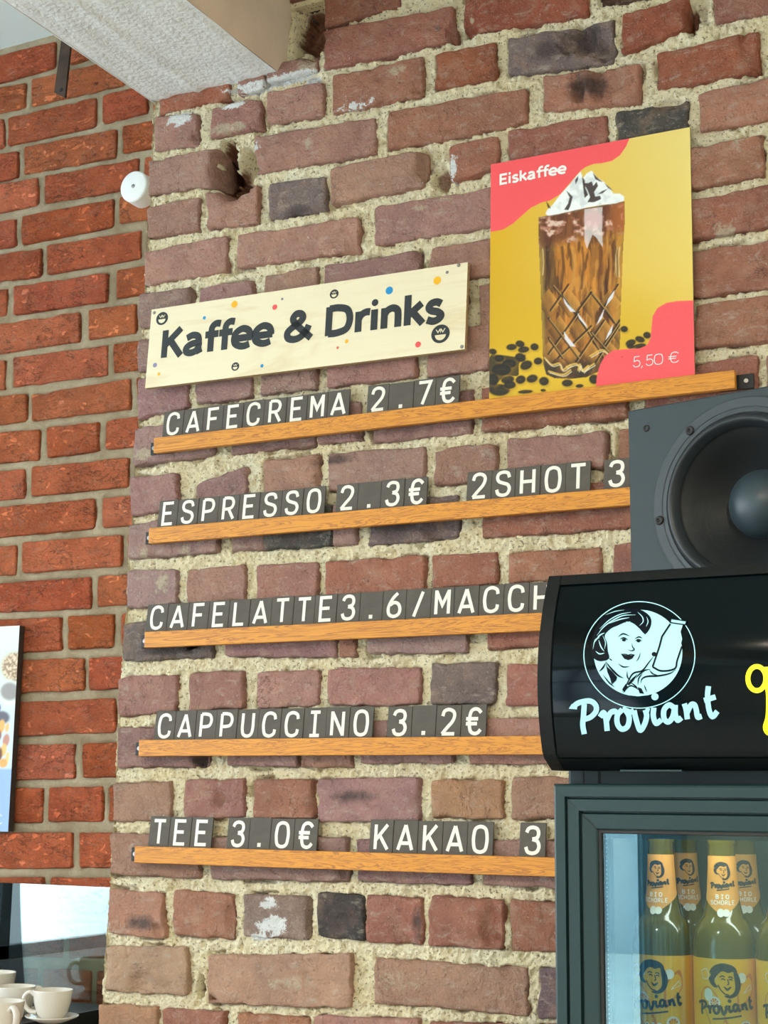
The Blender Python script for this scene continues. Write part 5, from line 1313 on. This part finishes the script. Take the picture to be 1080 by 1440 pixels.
def make_bottle():
    B = empty('juice_bottle')
    g_ = MB().lathe(PROF, 40).build('glass_body', M_BG, B, True)
    zc = PROF[-1][1]
    MB().lathe([(.0126, zc - .004), (.0146, zc - .003), (.0146, zc + .001), (.0130, zc + .003), (0, zc + .0034)], 24).build('crown_cap', M_CAPB, B, True)
    F = lambda u, v, l: ((rad(v) + .0004 + l) * math.sin(u), -(rad(v) + .0004 + l) * math.cos(u), v)
    zl = ztop_lab - BBASE
    # body label
    def wrap(u0, u1, z0_, z1_, nu, nv, m_, nm, par, lift=0, shape=None):
        mb = MB()
        for j in range(nv + 1):
            for i in range(nu + 1):
                u = u0 + (u1 - u0) * i / nu
                zz0 = shape(u) if shape else z0_
                mb.v.append(F(u, zz0 + (z1_ - zz0) * j / nv, lift))
        for j in range(nv):
            for i in range(nu): a = j * (nu + 1) + i; mb.f.append((a, a + 1, a + nu + 2, a + nu + 1))
        return mb.build(nm, m_, par, True)
    lb = wrap(-1.75, 1.75, .016, zl, 30, 2, M_OR, 'body_label', B)
    zn0 = z_neck0 - BBASE; zn1 = z_neck1 - BBASE
    nl = wrap(-1.55, 1.55, 0, zn1, 24, 10, M_NECK, 'neck_label', B, 0, lambda u: zn0 + .012 * abs(u))
    # print: units of the body label, metres along arc for u
    def pr(fn, nm, m_, par, lift):
        D = Dec(lambda u, v, l: F(u / BR, v, lift + l)); fn(D); return D.build(nm, m_, par)
    def shapes(D):
        D.poly([(-.020, zl - .050), (-.026, zl - .036), (-.018, zl - .026), (-.008, zl - .034), (-.002, zl - .05), (.004, zl - .068), (-.012, zl - .066)], sm=True)
        D.poly([(.012, zl - .03), (.020, zl - .018), (.028, zl - .014), (.030, zl - .03), (.020, zl - .042), (.012, zl - .05)], sm=True)
        D.poly([(-.03, zl - .075), (-.02, zl - .07), (-.018, zl - .09), (-.03, zl - .1)], sm=True)
    pr(shapes, 'label_leaves', M_OR2, lb, .0002)
    def fruit(D):
        D.dot(-.0165, zl - .034, .0045, .006); D.dot(-.0105, zl - .041, .0058)
        D.dot(.0165, zl - .0175, .0048); D.dot(.0195, zl - .064, .0066)
        D.line([(-.024, zl - .012), (-.018, zl - .010), (-.016, zl - .018), (-.022, zl - .019), (-.024, zl - .012)], .0003, sm=True); D.line([(-.012, zl - .012), (-.008, zl - .010), (-.008, zl - .018), (-.013, zl - .018), (-.012, zl - .012)], .0003, sm=True)
        D.line([(.018, zl - .032), (.026, zl - .024), (.028, zl - .028), (.018, zl - .032)], .0003)
        mono_text(D, 'BIO', -.0085, zl - .070, .0062, .0066, .0056, .0007)
    pr(fruit, 'label_fruit', M_LW, lb, .0004)
    def cut(D):
        for cx, cz, r in ((-.0105, zl - .041, .0046), (.0195, zl - .064, .0054)):
            for k in range(8):
                a = k * math.pi / 4; D.poly([(cx + r * .2 * math.cos(a + .3), cz + r * .2 * math.sin(a + .3)), (cx + r * .9 * math.cos(a + .08), cz + r * .9 * math.sin(a + .08)), (cx + r * .9 * math.cos(a + .62), cz + r * .9 * math.sin(a + .62))])
    pr(cut, 'label_fruit_cut', M_OR2, lb, .0006)
    def ink(D, s=1.0, cz=zl - .0195, wd=.057, by=zl - .047, w=.0013, hs=.0158, und=True):
        k = wd / 650.; ky = k * .95
        script_word(D, lambda x, y: ((x - 534) * k, by + (700 - y) * ky), w)
        D.line([(-.22 * wd, by - .165 * wd), (.0, by - .14 * wd), (.26 * wd, by - .10 * wd)], w * .6, sm=True)
        Q = lambda pts: [(x * hs, cz + y * hs) for x, y in pts]
        # hair: swept crown, left bob, long right sweep round the chin; the face is left open in the label colour
        D.poly(Q(smooth([(-.42, .30), (-.62, .02), (-.58, -.22), (-.40, -.42), (-.62, -.46), (-.86, -.26), (-.98, .06), (-.84, .26), (-.92, .46), (-.66, .80), (-.20, .98), (.22, .94), (.55, .80), (.74, .54), (.62, .44), (.44, .50), (.20, .42), (-.06, .52), (-.26, .46)], 3, True)))
        D.poly(Q(smooth([(.52, .50), (.70, .50), (.86, .20), (.95, -.20), (.88, -.62), (.62, -.96), (.24, -1.08), (-.06, -.96), (.10, -.90), (.36, -.86), (.56, -.62), (.60, -.30), (.56, .05)], 3, True)))
        for st in ([(-.30, .16), (-.16, .24), (.0, .18)], [(.20, .16), (.34, .20), (.46, .10)], [(-.22, .02), (-.10, .07), (.02, .0)], [(.24, .0), (.34, .05), (.44, -.02)], [(.16, .05), (.22, -.22), (.12, -.28)], [(-.06, -.40), (.12, -.52), (.36, -.40)], [(-.02, -.42), (.12, -.60), (.32, -.44)], [(-.40, -.30), (-.26, -.58), (-.02, -.82), (.2, -.86)]):
            D.line(Q(st), hs * .035, sm=True)
    pr(lambda D: ink(D), 'label_lettering', M_LINK, lb, .0007)
    nm_ = zn1
    def pn_(fn, nm, m_, lift):
        D = Dec(lambda u, v, l: F(u / rad(v), v, lift + l)); fn(D); return D.build(nm, m_, nl)
    pn_(lambda D: ink(D, .62, nm_ - .0140, .0255, nm_ - .0290, .0009, .0085), 'neck_lettering', M_LINK, .0003)
    def nw(D):
        mono_text(D, 'BIO', -.0066, nm_ - .0410, .0048, .0046, .0036, .0004); mono_text(D, 'SCHORLE', -.0120, nm_ - .0466, .0035, .0040, .0038, .00035)
        D.dot(-.0022, nm_ - .0545, .0034, .0040); D.dot(.003, nm_ - .0545, .0036)
    pn_(nw, 'neck_small_print', M_LW, .0004)
    return B
def copy_tree(o, parent=None):
    c = o.copy(); COL.objects.link(c); c.parent = parent
    for ch in list(o.children): copy_tree(ch, c)
    return c
proto = make_bottle()
sp_ = .0625
spots = [(0, 0, 'middle bottle of orange labelled juice, its whole label seen through the fridge glass', 0), (-1, 0, 'leftmost front bottle of juice in the fridge, half veiled by reflections', -.32), (1, 0, 'bottle of juice cut by the right edge of the photograph', .0)]
spots += [(2, 0, None, .1), (3, 0, None, -.1), (4, 0, None, .2), (5, 0, None, 0), (-1.0, 1, 'bottle of juice standing behind the leftmost front one', .3), (0, 1, 'bottle of juice standing behind the middle one, to its right', .1), (1, 1, 'bottle of juice in the second row, mostly hidden at the right edge', .2)]
first = True
for i, r, lab, an in spots:
    if lab is None: continue
    B = proto if first else copy_tree(proto); first = False
    B.location = (bc[0] + i * sp_ + (0.004 if r else 0), YB + r * .066, BBASE)
    B.rotation_euler = (0, 0, an + .25)
    tag(B, lab, 'bottle', 'juice bottles on the fridge shelf')

# ------------------------------------------------------------------ loudspeaker
M_SP = mat('speaker_charcoal_vinyl', srgb(44, 56, 60), .55, bump=.12, bscale=700)
M_RING = mat('speaker_ring', srgb(58, 66, 70), .5, bump=.05, bscale=400)
M_SUR = mat('rubber_surround', srgb(38, 44, 48), .38)
M_CONE = mat('paper_cone', srgb(22, 26, 28), .5, bump=.25, bscale=250)
M_CAP2 = mat('dust_cap', srgb(48, 62, 68), .38)
th_ = math.radians(-13.5)
SYF = -.47
pc = P(1049, 702, SYF - .0)
ca, sa = math.cos(th_), math.sin(th_)
# left front edge of the box: where the ray through (884, 690) meets the face plane
fn_ = np.array([sa, -ca, 0]); rx = np.array([ca, sa, 0])
eL = Pplane(884.5, 690, pc, fn_); eT = Pplane(884, 578, pc, fn_)
xl = (eL - pc).dot(rx); ztp = eT[2] - TOPZ
xr = -xl + .0
SD = .20
spk = empty('loudspeaker', 'charcoal loudspeaker with a large black woofer on top of the fridge', 'loudspeaker', loc=(pc[0], pc[1], TOPZ + .0005))
spk.rotation_euler = (0, 0, th_)
wz = pc[2] - TOPZ
SBX = MB().box(xl, xr, 0, SD, 0, ztp, .0022)
SBX.build('cabinet', M_SP, spk)
rp = Pplane(915.5, 706, pc, fn_); Rr = abs((rp - pc).dot(rx))
pT = Pplane(1066, 562, pc, fn_)
Rv = pT[2] - pc[2]
Rw = (Rr + Rv) / 2
R_ = lambda k: Rw * k
cc = (0, 0, wz)
def lt(prof, nm, m_, par, n=72): return MB().lathe(prof, n, cc, 'y').build(nm, m_, par, True)
wf = lt([(R_(1.0), .0005), (R_(1.0), -.0035), (R_(.985), -.0048), (R_(.90), -.0050), (R_(.893), -.0042), (R_(.886), -.0042), (R_(.88), -.005), (R_(.845), -.0055), (R_(.835), -.004)], 'woofer_ring', M_RING, spk); auto_smooth(wf, 30)
sur = lt([(R_(.838), -.003)] + [(R_(.838 - .13 * t), -.004 - .0105 * math.sin(math.pi * t)) for t in np.linspace(0.05, 1, 12)], 'surround', M_SUR, wf)
cone = lt([(R_(.712), -.004), (R_(.70), -.0032), (R_(.68), -.0025), (R_(.5), .016 - .002), (R_(.36), .026 - .002)], 'cone', M_CONE, wf)
# cone opens inward: give the box a recess by keeping the cone in front of the baffle
bpy.data.objects.remove(cone)
cone = lt([(R_(.712), -.0045), (R_(.70), -.0040), (R_(.60), -.0030), (R_(.45), -.0018), (R_(.30), -.0008)], 'cone', M_CONE, wf)
for o_ in list(spk.children):
    if o_.name.startswith('cabinet'): bpy.data.objects.remove(o_)
# baffle with a round opening, then the real deep cone
Nn = 72; Ro = R_(.84)
mb = MB()
ring_i = [(Ro * math.cos(2 * math.pi * k / Nn), wz + Ro * math.sin(2 * math.pi * k / Nn)) for k in range(Nn)]
def on_box(a):
    dx, dz = math.cos(a), math.sin(a); t = 1e9
    if dx > 1e-9: t = min(t, (xr - .002) / dx)
    if dx < -1e-9: t = min(t, (xl + .002) / dx)
    if dz > 1e-9: t = min(t, (ztp - .002 - wz) / dz)
    if dz < -1e-9: t = min(t, (.002 - wz) / dz)
    return (dx * t, wz + dz * t)
angs = sorted([2 * math.pi * k / Nn for k in range(Nn)] + [math.atan2(z - wz, x) % (2 * math.pi) for x in (xl + .002, xr - .002) for z in (.002, ztp - .002)])
for a_ in angs: mb.v.append((Ro * math.cos(a_), -.0, wz + Ro * math.sin(a_))); b_ = on_box(a_); mb.v.append((b_[0], 0, b_[1]))
for k in range(len(angs)):
    a_ = 2 * k; b_ = 2 * ((k + 1) % len(angs)); mb.f.append((a_, b_, b_ + 1, a_ + 1))
# chamfer and the other five sides
k0 = len(mb.v)
for x, z in ((xl + .002, .002), (xr - .002, .002), (xr - .002, ztp - .002), (xl + .002, ztp - .002)): mb.v.append((x, 0, z))
for x, z in ((xl, 0), (xr, 0), (xr, ztp), (xl, ztp)): mb.v.append((x, .002, z))
for x, z in ((xl, 0), (xr, 0), (xr, ztp), (xl, ztp)): mb.v.append((x, SD, z))
for i in range(4):
    j = (i + 1) % 4; mb.f.append((k0 + i, k0 + 4 + i, k0 + 4 + j, k0 + j)); mb.f.append((k0 + 4 + i, k0 + 8 + i, k0 + 8 + j, k0 + 4 + j))
mb.f.append((k0 + 8, k0 + 9, k0 + 10, k0 + 11))
mb.build('cabinet', M_SP, spk)
bpy.data.objects.remove(cone)
cone = lt([(R_(.712), -.0045), (R_(.705), -.002), (R_(.69), .000), (R_(.68), .001), (R_(.60), .012), (R_(.50), .026), (R_(.40), .038), (R_(.33), .045), (R_(.2), .05), (0, .05)], 'cone', M_CONE, wf)
lt([(R_(.345), .0435)] + [(R_(.34 * math.cos(t)), .043 - .034 * math.sin(t)) for t in np.linspace(0.05, math.pi / 2, 14)], 'dust_cap', M_CAP2, wf)
for k in range(6):
    a_ = math.radians(187 + 60 * k); x = R_(.935) * math.cos(a_); z = wz + R_(.935) * math.sin(a_)
    s1 = MB().lathe([(.0060, -.0047), (.0058, -.0062), (.0048, -.0072), (.0022, -.0074), (.0020, -.0055), (0, -.0055)], 20, (x, 0, z), 'y').build('ring_screw', M_BLK, wf, True)
hx = Pplane(909, 603, pc, fn_); hxx = (hx - pc).dot(rx); hzz = hx[2] - TOPZ
for sx_ in (hxx, -hxx):
    MB().lathe([(.0046, -.0002), (.0042, -.0014), (.0026, -.0014), (.0022, .000), (0, .001)], 18, (sx_, 0, hzz), 'y').build('grille_socket', M_BLK, spk, True)

# keep every file-less name tidy
for o in bpy.data.objects:
    if o.type == 'MESH' and o.data.users == 1: o.data.name = o.name
